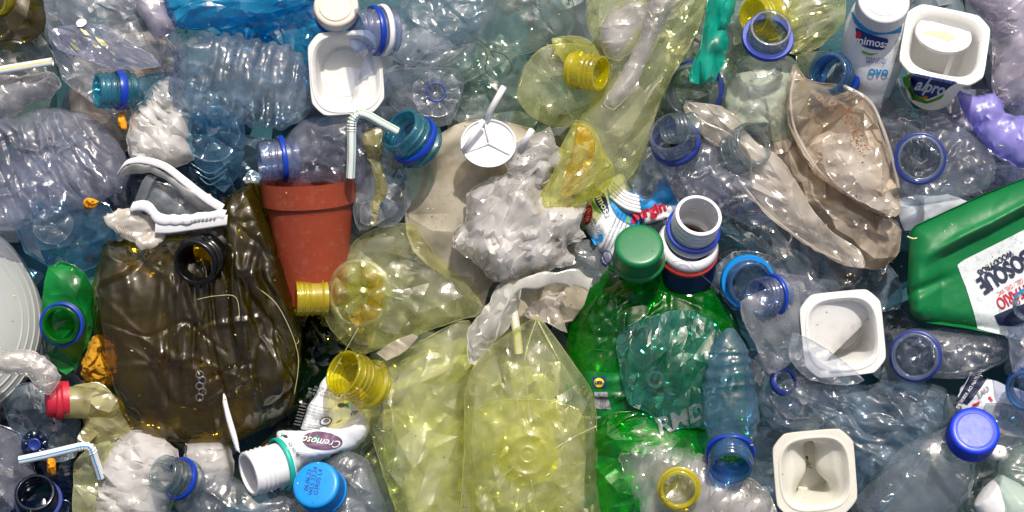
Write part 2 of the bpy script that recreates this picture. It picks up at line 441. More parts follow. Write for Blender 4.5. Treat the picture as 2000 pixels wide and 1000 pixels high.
def film(name, tint, haze=.08, hcol='#c9ced6', rough=.13, bump=.35, bs=1.0, dirt=0.0, dcol='#7a6650', gain=1.0, grime=0.0, voro=.6):
    if name in MATS: return MATS[name]
    t = NT(name); v = t.vec()
    n1 = t.noise(v, .013, 2, .6)
    def fac_h(scale, st):
        mp = t.n('Mapping'); mp.inputs['Scale'].default_value = (1, st, 1); mp.inputs['Rotation'].default_value = (.3, .2, .7*st)
        wn = t.n('TexNoise'); wn.inputs['Scale'].default_value = scale*.5; t.l(v, wn.inputs['Vector'])
        wv = t.n('VectorMath', operation='MULTIPLY_ADD'); t.l(wn.outputs['Color'], wv.inputs[0]); wv.inputs[1].default_value = (1.1/scale,)*3; t.l(v, wv.inputs[2])
        t.l(wv.outputs[0], mp.inputs[0])
        x = t.n('TexVoronoi'); x.inputs['Scale'].default_value = scale; t.l(mp.outputs[0], x.inputs['Vector'])
        a = t.n('VectorMath', operation='SCALE'); t.l(mp.outputs[0], a.inputs[0]); a.inputs['Scale'].default_value = scale
        b = t.n('VectorMath', operation='SUBTRACT'); t.l(a.outputs[0], b.inputs[0])
        p_ = t.n('VectorMath', operation='SCALE'); t.l(x.outputs['Position'], p_.inputs[0]); p_.inputs['Scale'].default_value = scale; t.l(p_.outputs[0], b.inputs[1])
        c_ = t.n('VectorMath', operation='SUBTRACT'); t.l(x.outputs['Color'], c_.inputs[0]); c_.inputs[1].default_value = (.5,)*3
        d_ = t.n('VectorMath', operation='DOT_PRODUCT'); t.l(b.outputs[0], d_.inputs[0]); t.l(c_.outputs[0], d_.inputs[1]); return d_.outputs['Value']
    if bump > 5:
        h = fac_h(.055*bs, .6); bn = t.bump(h, bump*.55, 9.0/bs)
    else:
        h = t.noise(v, .035, 2, .5, dist=.6); bn = t.bump(h, min(bump, .3)*.55, 12.0)
    tr = t.n('BsdfTransparent')
    lw = t.n('LayerWeight'); lw.inputs[0].default_value = .5; fac = lw.outputs['Facing']
    c = lin(tint); dark = tuple(x**1.7 for x in c[:3])+(1,)
    t.l(t.mixc(t.math('POWER', fac, 2.0), c, dark), tr.inputs[0])
    hz = t.math('MULTIPLY', t.ramp(n1, .3, .72), haze*1.5); hz = t.math('ADD', hz, haze*.35)
    hc = lin(hcol)
    dif = t.n('BsdfDiffuse'); trl = t.n('BsdfTranslucent')
    if dirt:
        dm = t.math('MULTIPLY', t.ramp(t.noise(v, .035, 4, .75), .5, .68), dirt)
        speck = t.math('MULTIPLY', t.ramp(t.noise(v, .18, 1, .7), .60, .70), min(1, dirt*1.1))
        dm = t.math('MAXIMUM', dm, speck)
        cc = t.mixc(dm, hc, lin(dcol)); t.l(cc, dif.inputs[0]); t.l(cc, trl.inputs[0])
        hz = t.math('ADD', hz, t.math('MULTIPLY', dm, .6), clamp=True)
    else:
        dif.inputs[0].default_value = hc; trl.inputs[0].default_value = hc
    milky = t.mix(.62 if bump > .8 else .45, dif.outputs[0], trl.outputs[0])
    a = t.mix(hz, tr.outputs[0], milky)
    gl = t.n('BsdfGlossy'); gl.inputs['Roughness'].default_value = rough; t.l(bn, gl.inputs['Normal'])
    l2 = t.n('LayerWeight'); l2.inputs[0].default_value = .5; t.l(bn, l2.inputs['Normal'])
    fr = t.math('MULTIPLY_ADD', t.math('POWER', l2.outputs['Facing'], 4.0), .7*min(gain, 1.2), .06*gain, clamp=True)
    t.l(t.mix(fr, a, gl.outputs[0]), t.out.inputs[0])
    MATS[name] = t.m; return t.m
def solid(name, color, rough=.4, bump=.08, dirt=0.1, dcol='#6b5f50', trans=0.0, spec=.5, var=.12, bs=1.0, c2=None, coat=0.0, metal=0):
    if name in MATS: return MATS[name]
    t = NT(name); v = t.vec(); p = t.n('BsdfPrincipled'); c = lin(color)
    n1 = t.noise(v, .012*bs, 4, .6); n2 = t.noise(v, .09*bs, 4, .65); n3 = t.noise(v, .45*bs, 2)
    lo_ = tuple(x*(1-var) for x in c[:3])+(1,); cc = t.mixc(n1, lo_, lin(c2) if c2 else tuple(min(1, x*(1+var)) for x in c[:3])+(1,))
    if dirt:
        dm = t.math('MULTIPLY', t.ramp(t.noise(v, .045*bs, 7, .75), .54, .72), dirt)
        sp = t.math('MULTIPLY', t.ramp(t.noise(v, .2*bs, 2, .5), .68, .74), min(1, dirt*2))
        cc = t.mixc(t.math('MAXIMUM', dm, sp), cc, lin(dcol))
    t.l(cc, p.inputs['Base Color']); p.inputs['Specular IOR Level'].default_value = spec
    t.l(t.math('ADD', t.math('MULTIPLY', n2, .2), rough-.08), p.inputs['Roughness'])
    p.inputs['Coat Weight'].default_value = coat; p.inputs['Metallic'].default_value = metal
    h = t.math('ADD', t.math('MULTIPLY', n2, 1.0), t.math('MULTIPLY', n3, .25)); bn = t.bump(h, bump, 4.0); t.l(bn, p.inputs['Normal'])
    sh = p.outputs[0]
    if trans:
        tl = t.n('BsdfTranslucent'); t.l(cc, tl.inputs[0]); sh = t.mix(trans, sh, tl.outputs[0])
    t.l(sh, t.out.inputs[0]); MATS[name] = t.m; return t.m

CLEAR = film('clear_plastic', '#f4f6f9', .11, '#dbe1ec', .06, .3, gain=1.6)
CLEARB = film('bluish_clear_plastic', '#dcebf4', .14, '#cddde9', .06, .3, gain=1.7)
CLEARL = film('lilac_clear_plastic', '#eceef8', .15, '#d8dbea', .06, .35, gain=1.7)
CLEARG = film('greenish_clear_plastic', '#e6f1ea', .13, '#cfdcd6', .06, .35, gain=1.5)
DULL = film('scuffed_clear_plastic', '#e8ebee', .24, '#b9bfc6', .15, .45, dirt=.25)
SMOKE = film('dark_clear_plastic', '#bcc8d0', .12, '#8b97a2', .09, .4)
PALEBL = film('pale_blue_plastic', '#b4dbec', .15, '#93c2dc', .07, .22, gain=1.25)
AQUA = film('aqua_plastic', '#6cd4ee', .2, '#38bce6', .07, .45, gain=1.4)
CYAN = film('cyan_plastic', '#30c8ee', .36, '#10bcf0', .07, .6, gain=2.0)
TEALF = film('teal_clear_plastic', '#8fe0d2', .14, '#5fc4b4', .05, .6, gain=1.9)
BLNECK = film('blue_neck_plastic', '#9dcaec', .16, '#72ace0', .08, .05, gain=1.6)
DKNECK  = film('navy_neck_plastic', '#35547f', .2, '#223e66', .15, .1)
PRNECK = film('violet_blue_neck_plastic', '#e2e9f8', .13, '#bcc8e6', .07, .05, gain=1.6)
CLNECK  = film('clear_neck_plastic', '#e6eef0', .07, '#cdd6da', .08, .06, gain=1.9)
TQNECK = film('turquoise_neck_plastic', '#8fd6e4', .22, '#55b6cc', .08, .05, gain=1.6)
YEL = film('yellow_clear_plastic', '#f8f8b4', .2, '#f0f0a0', .05, .2, gain=1.5)
YELB = film('pale_yellow_clear_plastic', '#fafbda', .17, '#f4f5cc', .05, .2, gain=1.7)
YELM = film('milky_yellow_plastic', '#f8f8cc', .68, '#eff0b8', .15, .3)
OLIVEM = film('milky_olive_plastic', '#b8b058', .8, '#b4a43a', .15, .3)
YELN = film('yellow_neck_plastic', '#f8f16a', .3, '#eee42a', .08, .05, gain=1.5)
YELP = film('deep_yellow_plastic', '#fcec70', .16, '#fadf28', .06, .3, gain=1.6)
GRN = film('green_clear_plastic', '#48ca50', .2, '#0cb020', .05, .12, gain=1.1)
GRNB = film('bright_green_clear_plastic', '#62e45c', .24, '#1ccc28', .06, .2, gain=1.2)
GRNM = film('matte_green_clear_plastic', '#38ac56', .6, '#16a046', .25, .3)
DKGRN   = film('dark_green_clear_plastic', '#1d5c2a', .12, '#124a22', .1, .3)
OLIVE = film('dark_olive_clear_plastic', '#beae42', .09, '#84761c', .04, .08, gain=1.2)
OLIVEL = film('olive_clear_plastic', '#b0a450', .14, '#84783a', .05, .15, gain=1.8)
BLACKN  = solid('black_plastic', '#0b0a09', .22, .03, .05, spec=.6)
CLING = film('cling_film', '#fbfaf8', .26, '#fffcfa', .09, .9, 1.5, gain=2.4, voro=1.0)
CLINGW = film('dense_cling_film', '#fdfcfa', .66, '#fffcf9', .09, .9, 1.6, gain=2.0, voro=1.0)
CLINGG = film('grey_cling_film', '#f2f2f4', .3, '#e4e2e6', .1, 1.0, 1.6, dirt=.15, gain=2.2, voro=1.0)
CLINGL = film('lilac_white_film', '#f6f4f9', .34, '#f4eefa', .09, .95, 1.4, gain=2.4, voro=1.0)
MILK = film('milky_beige_plastic', '#f0e9d8', .85, '#cfc6b0', .34, .22, dirt=.3, dcol='#7d6d58', gain=.8)
MILKD = film('dirty_milky_plastic', '#f4ebdf', .55, '#dfcfba', .16, .35, dirt=.25, dcol='#92704c', gain=1.2)
MILKL = film('light_milky_plastic', '#faf6ef', .42, '#f2eae0', .14, .35, dirt=.1, dcol='#9f8364', gain=1.4)
MILKW = film('white_translucent_plastic', '#f8f7f3', .62, '#efede6', .18, .3, dirt=.05)
CREAM   = film('cream_translucent_plastic', '#e6dfae', .55, '#c9c390', .25, .35, dirt=.25, dcol='#8a7a40')
TEALG   = film('teal_glove_rubber', '#0fbfa6', .93, '#08b59c', .22, .2, gain=1.4)
LAV     = film('lavender_glove_rubber', '#b8b4f0', .92, '#a9a2ea', .35, .35, gain=.8)
WHITE   = solid('white_plastic', '#e9e8ea', .38, .04, .05, trans=.12)
WHITEP  = solid('white_cup_plastic', '#f2f1ee', .42, .05, .12, '#8b7c6a', trans=.3)
WHITEC = solid('ivory_cup_plastic', '#f0ede2', .42, .05, .12, '#9b8c6a', trans=.35)
WHITED = solid('dirty_white_plastic', '#d8cdc0', .5, .12, .3, '#8b7660', trans=.15)
CANW = solid('grey_white_canister_plastic', '#a2a6a5', .5, .05, .15, '#7f7d76', trans=.05)
TERRA = solid('terracotta_plastic', '#8a3820', .45, .06, .5, '#9a6a52', var=.22)
BLUE    = solid('royal_blue_plastic', '#0c34c8', .35, .03, .15, '#3a50a0')
SKYB    = solid('sky_blue_plastic', '#0f86d4', .36, .04, .2, '#4c7ca0')
RING = solid('blue_ring_plastic', '#143aa6', .3, .03, .04, '#0a2470', trans=.1)
RINGD   = solid('navy_ring_plastic', '#1b2f78', .35, .03, .06)
RINGT   = solid('turquoise_ring_plastic', '#10a898', .35, .03, .04)
GCAP = solid('green_cap_plastic', '#0b6a3a', .34, .05, .1, '#0a4a2a')
RED     = solid('red_plastic', '#b01c34', .45, .2, .2, '#6a1020')
REDO    = solid('coral_red_print', '#e0483c', .4, .02, .02)
NAVY    = solid('navy_plastic', '#12224e', .35, .05, .06)
JERRY = solid('green_jerrycan_plastic', '#07703a', .42, .1, .2, '#054a2a', trans=.08, var=.25)
SPONGE  = solid('mustard_sponge_foam', '#c08a12', .9, 1.0, .4, '#5a4010', bs=1.3)
FOOD    = solid('orange_food_scrap', '#e89a10', .5, .5, .15, '#a05c08', bs=2)
CUSTARD = solid('pale_yellow_food_drip', '#cfcc98', .35, .3, .1, '#a09a50')
PAPER   = solid('white_label_paper', '#dfe2e6', .55, .1, .08, '#8d9aa0')
PAPERW = solid('water_stained_label_paper', '#d4d9d9', .6, .2, .95, '#5f98a4', bs=2.4)
INKD    = solid('dark_navy_ink', '#141e3e', .55, .02, 0)
INKB    = solid('blue_print', '#1560b8', .5, .02, 0)
INKN    = solid('navy_print', '#1c2a78', .5, .02, 0)
INKS    = solid('sky_blue_print', '#1f8fd0', .45, .03, 0)
INKR    = solid('red_print', '#c01838', .5, .02, 0)
INKG    = solid('green_print', '#62a832', .5, .02, 0)
INKW    = solid('white_print', '#e4e8ea', .5, .02, 0)
INKK    = solid('black_print', '#1a1a1a', .5, .02, 0)
INKY    = solid('yellow_print', '#ecd81c', .5, .02, 0)
INKP    = solid('plum_print', '#6b4a66', .5, .02, 0)
INKT    = solid('teal_print', '#10947c', .5, .02, 0)
INKBR   = solid('brown_print', '#4a4030', .5, .02, 0, var=.4, bs=6)
INKGY   = solid('grey_print', '#7d7f84', .5, .02, 0)
STRAWW  = solid('white_straw_plastic', '#e9eaec', .35, .02, .03, trans=.2)
RUST = solid('rust_coloured_dirt', '#74482a', .8, .3, .3, '#4a3018')
PINK    = solid('faded_pink_print', '#a4606c', .5, .02, 0)
TARP    = solid('teal_tarpaulin', '#0f4a54', .55, .3, .2, '#10343c')
SCRAP = film('mixed_scrap_film', '#b8c6ce', .34, '#aebcc5', .08, .8, 1.0, dirt=.1, dcol='#3a4448', gain=1.4)
CRUMB   = solid('brown_crumbs', '#4a3826', .8, .3, .2)
CELL = {}   # facet size of each film; materials not listed stay smooth
def fill_cells():
    for m_, c_ in ((CLEAR,30),(CLEARB,36),(CLEARL,34),(CLEARG,32),(DULL,28),(SMOKE,26),(PALEBL,38),(AQUA,24),(CYAN,17),(TEALF,22),(YEL,28),(YELB,34),(YELM,40),(GRN,80),(GRNB,36),(GRNM,44),(DKGRN,26),(OLIVE,44),(OLIVEL,34),
                   (CLING,10),(CLINGW,8.5),(CLINGG,9),(CLINGL,10),(MILK,60),(MILKD,28),(MILKL,26),(MILKW,22),(CREAM,26),(TEALG,16),(LAV,12),(DKNECK,24),(SCRAP,26)):
        CELL[m_.name] = c_
fill_cells()
def shape(outline, z, T, mat, **kw):
    cell = kw.pop('cell', CELL.get(mat.name))
    if not cell: return pillow(outline, z, T, **kw), None
    for k in ('f', 'ff', 'oct', 'rid', 'res'): kw.pop(k, None)
    kw['amp'] = kw.get('amp', 8)*(1.25 if cell > 15 else .52)
    kw['fine'] = .5; kw.setdefault('wob', 2.8 if cell > 15 else 1.3)
    soft = mat.name in (CLING.name, CLINGW.name, CLINGG.name, CLINGL.name, LAV.name, TEALG.name)
    if soft and mat.name not in (LAV.name, TEALG.name):
        kw['grain'] = kw.get('grain') or ((kw.get('seed', 1)*37) % 180, 2.0)
        ex0 = kw.get('extra'); sd_ = kw.get('seed', 1)
        def ex(V, side, sd_=sd_):   # gathers: deep soft folds under the fine wrinkles
            V[:, 2] += side*T*(.32*fold(V, .011, sd_+500, 4)+.16*fold(V, .027, sd_+501, 3)); return V
        kw['extra'] = ex
    g = creased(outline, z, T, cell=cell, **kw)
    if soft and mat.name not in (LAV.name, TEALG.name):
        k2 = dict(kw); k2['seed'] = kw.get('seed', 1)+41; cx_ = sum(p[0] for p in outline)/len(outline); cy_ = sum(p[1] for p in outline)/len(outline)
        for q_ in (.9, .78):
            k2['seed'] += 13; k2['grain'] = (k2['seed']*29 % 180, 2.4)
            g = join(g, creased([(cx_+(p[0]-cx_)*q_, cy_+(p[1]-cy_)*q_) for p in outline], z, T*(q_*2-1.05), cell=cell*1.1, **k2))
    return g, (48 if soft else 18)
# ---------------------------------------------------------------- builders for whole kinds of things
def pot(th, c, axis, RO, asp, rot, depth, mat, z=None, kI=.80, kB=.62, dents=(), pO=5.5, pI=3.2, warp=0, cuts=()):
    z = th.z if z is None else z; e1, e2, a = frame(axis, rot); o = pt(c, z); n = 160; TH = np.arange(n)*2*np.pi/n
    def se(p): return (np.abs(np.cos(TH))**p+np.abs(np.sin(TH))**p)**(-1/p)
    so, si, sb = se(pO), se(pI), np.ones(n); RI = RO*kI; RB = RO*kB
    so = np.minimum(so, 1.19)
    rows = []
    def row(r, d): rows.append((r*np.ones(n), d))
    row(RO*so*.985, -5); row(RO*so, -4.5); row(RO*so, -1.5); row(RO*so*.99, 0)
    for k in np.linspace(0, 1, 5): row(RO*so*.985*(1-k)+(RI*si+8)*k, 0)
    row(RI*si+6.5, 2.2); row(RI*si+3.5, 2.2); row(RI*si+1.5, 0); row(RI*si-1.5, -5)
    m = 34; ds = np.linspace(.02, 1, m)
    for d in ds: row((RI*si-3)*(1-d)+RB*(si*(1-d)+sb*d)*d*1.0 + 0*TH, -6-depth*d)
    row(RB*.9, -6-depth*1.03); row(RB*.86, -6-depth*.98)
    for k in (.6, .3, .01): row(RB*k, -6-depth*.975)
    nin = len(rows)
    for k in (.01, .6): row(RB*k, -9-depth*1.0)
    for d in ds[::-1]: row((RI*si-3)*(1-d)+RB*(si*(1-d)+sb*d)*d+2.2, -6-depth*d)
    row(RI*si+2, -3.5); row(RO*so*.97, -2.5)
    P = np.zeros((n, len(rows), 3))
    for j, (r, d) in enumerate(rows):
        rr = r.copy(); dd = np.full(n, float(d))
        f = min(max((-d-6)/depth, 0), 1)
        X = rr*np.cos(TH); Y = rr*np.sin(TH)
        for (t0, wt, f0, wf, D) in dents:
            dt = (np.degrees(TH)-t0+180) % 360-180
            g = np.exp(-(dt/wt)**2)*math.exp(-((f-f0)/wf)**2)*min(1, f*6)*D
            X -= g*math.cos(math.radians(t0)); Y -= g*math.sin(math.radians(t0))
        for (t0, f0, lim, th_) in cuts:
            ux, uy = math.cos(math.radians(t0)), math.sin(math.radians(t0)); s_ = X*ux+Y*uy; Rm = RI*1.15
            al = Rm+(lim-Rm)*(f/f0)**.8 if f < f0 else lim+(Rm*.9-lim)*min(1, (f-f0)/(1-f0)*1.1)
            if 0 < f: 
                ex = np.maximum(0, s_-al); al2 = ex*(1-math.exp(-f*30)); X -= al2*ux; Y -= al2*uy
                side = -X*uy+Y*ux; dd += -0*side
        Y *= asp
        dd += warp*np.cos(2*TH)*(1-f)
        P[:, j] = o+X[:, None]*e1+Y[:, None]*e2+dd[:, None]*a
    ob = th.part('cup', grid(P, wu=True, wv=True), mat, sharp=45)
    return th.last
def straw(th, path, r, mat, stripes=(), bend=None, name='tube'):
    """path in picture coords; bend = (i0,i1) fraction along it that is corrugated"""
    p = interp(path, 12); n = len(p)
    q = np.array([np.linspace(0, 1, n)]).T
    # resample finely
    d = np.concatenate([[0], np.cumsum(np.linalg.norm(np.diff(p, axis=0), axis=1))]); N = int(d[-1]/1.6); s = np.linspace(0, d[-1], N)
    p = np.column_stack([np.interp(s, d, p[:, i]) for i in range(3)])
    rr = np.full(N, float(r))
    if bend:
        f = s/d[-1]; m = (f > bend[0]) & (f < bend[1]); rr = rr + m*(np.cos(s*2*np.pi/5.5))*r*.16
    G = tube(p, rr, 16, closed_ends=False); Gi = tube(p, rr*.82, 16, closed_ends=False)
    # ring joining inner and outer wall at each end
    V = np.vstack([G[0], Gi[0]]); F = [G[1], Gi[1][:, ::-1]+len(G[0])]
    i = np.arange(16); j = (i+1) % 16; k = len(G[0]); e = (N-1)*16
    F.append(np.stack([i, j, j+k, i+k], -1)); F.append(np.stack([i+e, i+k+e, j+k+e, j+e], -1))
    th.part(name, (V, F), mat, sharp=50)
    T = np.gradient(p, axis=0); T /= np.linalg.norm(T, axis=1)[:, None]
    for (ang, w_, m_) in stripes:
        sd_ = np.cross(T, [0, 0, 1.]); sd_ /= np.linalg.norm(sd_, axis=1)[:, None]; up = np.cross(sd_, T)
        a_ = math.radians(ang); rows = []
        for q_ in np.linspace(-.5, .5, 5):
            b_ = a_+q_*w_/r; rows.append(p+(sd_*math.sin(b_)+up*math.cos(b_))*(rr+.35)[:, None])
        rows += [x-up*.3 for x in rows[::-1]]
        th.part('stripe', grid(np.array(rows), wu=True), m_)
SM = dict(cell=0, res=3.2, f=.011, fine=.7, ff=.03, rid=1.8, jag=.8)   # blown bottle walls: broad dents, few creases
def bag(name, label, cat, outline, z, T, mat, group=None, **kw):
    xs = [p[0] for p in outline]; ys = [p[1] for p in outline]
    th = Thing(name, label, cat, (sum(xs)/len(xs), sum(ys)/len(ys)), z, group, solo=True)
    kw.setdefault('seed', th.seed); g_, sh_ = shape(outline, z, T, mat, **kw); th.part(name, g_, mat, sharp=sh_); return th
def bottle(label, c, z, group=None, name='plastic_bottle', cat='bottle'):
    return Thing(name, label, cat, c, z, group)
def pbody(th, outline, T, mat, dz=0, name='body', **kw):
    kw.setdefault('seed', th.seed); g_, sh_ = shape(outline, th.z+dz, T, mat, **kw); return th.part(name, g_, mat, sharp=sh_)
def seam(th, path, r, mat, name='fold', seed=3):
    p = interp(path, 8); rr = r*(1+.1*np.sin(np.arange(len(p))*.37)); rr[0] *= .3; rr[-1] *= .3
    return th.part(name, tube(p, rr, 8), mat)
def oval(cx, cy, rx, ry, n=14, rot=0):
    a = math.radians(rot); return [(cx+rx*math.cos(t)*math.cos(a)-ry*math.sin(t)*math.sin(a), cy+rx*math.cos(t)*math.sin(a)+ry*math.sin(t)*math.cos(a)) for t in np.arange(n)*2*math.pi/n]
def petal_base(th, c, axis, R, mat, z=None, lobes=5, depth=.35, name='moulded_base', squ=1.0, crush=2):
    z = th.z if z is None else z
    rs = np.concatenate([np.linspace(1.0, .02, 40)]); pr = [(R*r, 0) for r in rs]
    def fn(Rr, T, TH):
        r = Rr/R; g = np.clip((r-.12)/.25, 0, 1)*np.clip((1-r)/.35, 0, 1)
        f = np.abs(np.cos(TH*lobes/2))**.7
        T = R*depth*(-.55*np.clip(1-r, 0, 1)**.5 + .75*g*f) + R*.1*(r < .14)
        return Rr, T
    V, F = lathe(pt(c, z), axis, pr, 120, fn=fn, squash=squ)
    return th.part(name, (crumple(V, crush, .03, th.seed, None, 1), F), mat)
def strand(label, path, r=.8, mat=None):
    th = Thing('plastic_thread', label, 'thread', path[0], path[0][2], solo=True)
    th.part('plastic_thread', tube(interp(path, 10), r, 5), mat)
# ---------------------------------------------------------------- the ground and what lies deepest
g = Thing('ground', '', '', (1000, 500), 0, solo=True)
xs = np.arange(-1400, 3400, 24.0); ys = np.arange(-1000, 2000, 24.0); X, Y = np.meshgrid(xs, -ys, indexing='ij')
P = np.stack([X, Y, 0*X], -1); P[..., 2] = 6*smooth_noise(P.reshape(-1, 3), .004, 4).reshape(X.shape)+2*fold(P.reshape(-1, 3), .012, 9).reshape(X.shape)-10
g.part('ground', grid(P), TARP)
for k in ('label', 'category'): del g.root[k]
g.root['kind'] = 'structure'; g.root.name = 'ground'
rs = np.random.RandomState(7); gs = []
for i in range(170):
    cx_, cy_ = rs.uniform(-70, 2070), rs.uniform(-60, 1060); r = rs.uniform(35, 110); n = rs.randint(6, 10); ph = rs.rand()*6
    ol = [(cx_+r*rs.uniform(.5, 1.2)*math.cos(ph+k*6.283/n), cy_+r*rs.uniform(.5, 1.2)*math.sin(ph+k*6.283/n)) for k in range(n)]
    gs.append(creased(ol, rs.uniform(12, 60), rs.uniform(4, 18), cell=24, amp=9, seed=i+50, thin=True, wob=.5, sharp=.6, tilt=(rs.uniform(-.12, .12), rs.uniform(-.12, .12))))
g = Thing('plastic_scraps', 'torn scraps of clear plastic film lying deepest in the heap', 'scraps', (1000, 500), 10, solo=True)
g.part('plastic_scraps', join(*gs), SCRAP, kind='stuff', sharp=15)

# deep crushed bottles that fill the gaps, plus backing sheets added for brightness
deep = [
 ('clear crushed bottle under the yellow and white straw at the left edge', [(-30,60),(60,50),(110,120),(90,230),(20,260),(-40,240)], CLEARG),
 ('brownish film sheet between the turquoise neck and the folded clear bag', [(150,110),(300,60),(360,120),(350,240),(220,300),(140,220)], MILKD),
 ('teal tinted film below the bright cyan bag, left of the white cup', [(440,30),(640,10),(700,90),(620,180),(480,150),(400,90)], AQUA),
 ('clear bottle remains behind the white round lid and its stick', [(860,100),(1010,90),(1060,200),(1010,280),(880,260)], CLEARG),
 ('smoky blue bottle sheet under the torn white tray', [(230,300),(360,290),(470,380),(430,470),(300,480),(200,400)], SMOKE),
 ('dark blue crushed bottle under the blue striped straw', [(-20,760),(100,740),(170,820),(150,960),(60,1020),(-40,960)], DKNECK),
 ('greenish clear sheet between the yellow necks and the blue necked bottle', [(1280,-10),(1460,0),(1500,110),(1420,240),(1300,250),(1240,130)], CLEARG),
 ('clear crushed bottle under the lavender glove', [(1820,180),(2020,190),(2040,330),(1950,380),(1820,360)], CLEARL),
 ('crinkled clear bottle between the blue double necks and the grey torn sheet', [(1380,430),(1560,420),(1740,520),(1760,600),(1600,620),(1440,560)], CLEARB),
 ('clear crushed bottle below the round blue rimmed neck on the right', [(1740,360),(1880,330),(2000,330),(1980,420),(1820,460),(1740,440)], CLEARL),
 ('greenish blue crushed bottle right of the green bottle, lowest layer', [(1400,700),(1560,680),(1700,800),(1680,960),(1520,1010),(1420,900)], CLEARB),
 ('folded clear bottle sheet in the lower right corner', [(1700,900),(1860,860),(2030,900),(2030,1030),(1750,1030)], CLEARG),
 ('added pale yellow milky backing that brightens the two big yellow bottles', [(760,720),(900,660),(1040,640),(1150,740),(1165,860),(1160,1030),(800,1030),(750,880)], YELM),  # backing sheet added so the yellow bottles look luminous
 ('clear sheet under the sky blue cap at the bottom', [(560,860),(760,840),(800,1030),(560,1030)], CLEARG),
 ('dark green bottle piece under the terracotta pot', [(560,560),(690,540),(720,700),(640,860),(560,820)], DKGRN),
 ('added bright green backing that brightens the large green bottle', [(1122,640),(1150,580),(1210,545),(1290,540),(1370,570),(1420,620),(1440,720),(1440,1020),(1130,1020)], GRNM),  # added bright layer, keeps the green bottle from going dark
 ('added milky olive backing that brightens the big dark olive bottle', [(230,500),(400,470),(560,520),(575,700),(500,840),(300,830),(220,700)], OLIVEM),  # pale layer added behind the olive bottle to lighten it
]
for i, (lb, ol, m) in enumerate(deep):
    bag('crushed_bottle', lb, 'bottle' if 'bottle' in lb else 'plastic sheet', ol, 62+i % 4*6, 26, m, amp=10, f=.017, fine=2, seed=i*7+900)

# ================================================================= top left
t = bottle('olive yellow bottle end with yellow threaded neck in the top left corner', (40, 20), 120)
pbody(t, [(-40,-30),(60,-40),(90,10),(85,60),(50,85),(-10,78),(-50,40)], 30, OLIVEL, amp=6)
neck(t, (-6,2), (-.5,.25,.9), 34, 45, YELN, z=165)
bag('film_sheet', 'clear folded bag spread left of the white crumpled film, top left', 'plastic bag', [(85,-30),(270,-40),(300,40),(318,128),(215,136),(250,230),(200,215),(120,150),(92,60)], 165, 22, CLEAR, amp=7, f=.014, fine=1.5, tilt=(.03,.02), grain=(-40,2), sharp=.7)
t = bottle('clear crushed bottle tapering to a point, stuck with straw coloured scraps', (200, 90), 188, name='crushed_bottle')
pbody(t, [(98,58),(150,48),(205,52),(255,82),(318,128),(270,134),(215,134),(160,112),(110,95)], 22, CLEARL, amp=4, f=.02, grain=(-25,3), sharp=.6)
B = bvh(t.last)
for c_, r_ in (((168,64),9),((202,84),12),((222,104),6),((148,92),9),((190,92),6),((146,80),5)):
    t.part('scrap', patch([(c_[0]+r_*q*math.cos(a_), c_[1]+r_*q*.8*math.sin(a_+.9)) for a_, q in zip(np.arange(9)*.7, (1,.8,1.1,.8,.9,1.2,.7,1,.8))], B, 3, 2, 0), CUSTARD)
t.part('sticker', patch(oval(160,45,11,8,10,-20), B, 5, 2), PAPER)
th = Thing('drinking_straw', 'straight white straw with a thin yellow stripe at the left edge', 'straw', (50,130), 215)
straw(th, [(-30,142,215),(40,131,216),(104,121,222)], 8.5, STRAWW, [(-10,2.2,INKY)])
bag('crumpled_film', 'grey crumpled cling film below the yellow striped straw', 'cling film', [(-30,150),(40,150),(100,140),(118,165),(100,190),(60,200),(30,222),(-30,225)], 175, 26, CLINGG, amp=6, f=.03, fine=2.2, ff=.09)
t = bottle('blue clear bottle with stained turquoise neck pointing left', (270,190), 165)
pbody(t, [(262,155),(330,140),(380,170),(370,230),(310,250),(262,225)], 30, PALEBL, amp=4)
ob, _ = neck(t, (196,180), (-.93,.04,.42), 36, 74, TQNECK, RING, z=212, turns=3, ringpos=.62, ringw=.2, ringk=1.08)
big = bottle('large clear crushed bottle with deep ribs at the left edge', (110,330), 150, name='crushed_bottle')
pbody(big, [(-40,235),(40,225),(100,210),(170,225),(225,270),(255,330),(240,370),(175,400),(100,425),(20,450),(-50,440)], 50, CLEARL, cell=0, res=3, amp=9, f=.012, grain=(-58,3.0), fine=1.2, oct=3, rid=2.5, seed=21, extra=lambda V,s: V+np.outer(9*s*(np.abs(np.sin((V[:,0]*.85+V[:,1]*.53)*.105+.5*np.sin(V[:,1]*.03)))**.5-.6)*np.clip((V[:,0]-50)/60,0,1),[0,0,1]))
th = Thing('food_scrap', 'orange scrap of food stuck on the big ribbed bottle', 'food scrap', (173,397), 232, solo=True)
th.part('food_scrap', pillow([(160,392),(168,386),(180,387),(189,392),(186,402),(176,408),(163,406)], 218, 13, res=1.5, amp=3, f=.09, fine=0, jag=.6, seed=4), FOOD)
for (x_,y_,lb) in ((238,238,'orange food scrap beside the stained turquoise neck'),(100,912,'orange food scrap hanging under the blue striped straw')):
    th = Thing('food_scrap', lb, 'food scrap', (x_,y_), 185, solo=True)
    th.part('food_scrap', pillow([(x_-8,y_-18),(x_+6,y_-14),(x_+8,y_),(x_+9,y_+14),(x_,y_+17),(x_-8,y_+8)], 180, 10, res=1.8, amp=3, f=.08, fine=0, jag=.5, seed=x_), FOOD)
t = bottle('bluish clear bottle below the big ribbed one, left of the olive bottle', (120,445), 110)
pbody(t, [(20,400),(120,380),(215,400),(230,460),(190,520),(120,530),(50,490)], 45, PALEBL, amp=9, f=.018)
petal_base(t, (112,440), (.1,.1,1), 38, CLEARB, z=165)
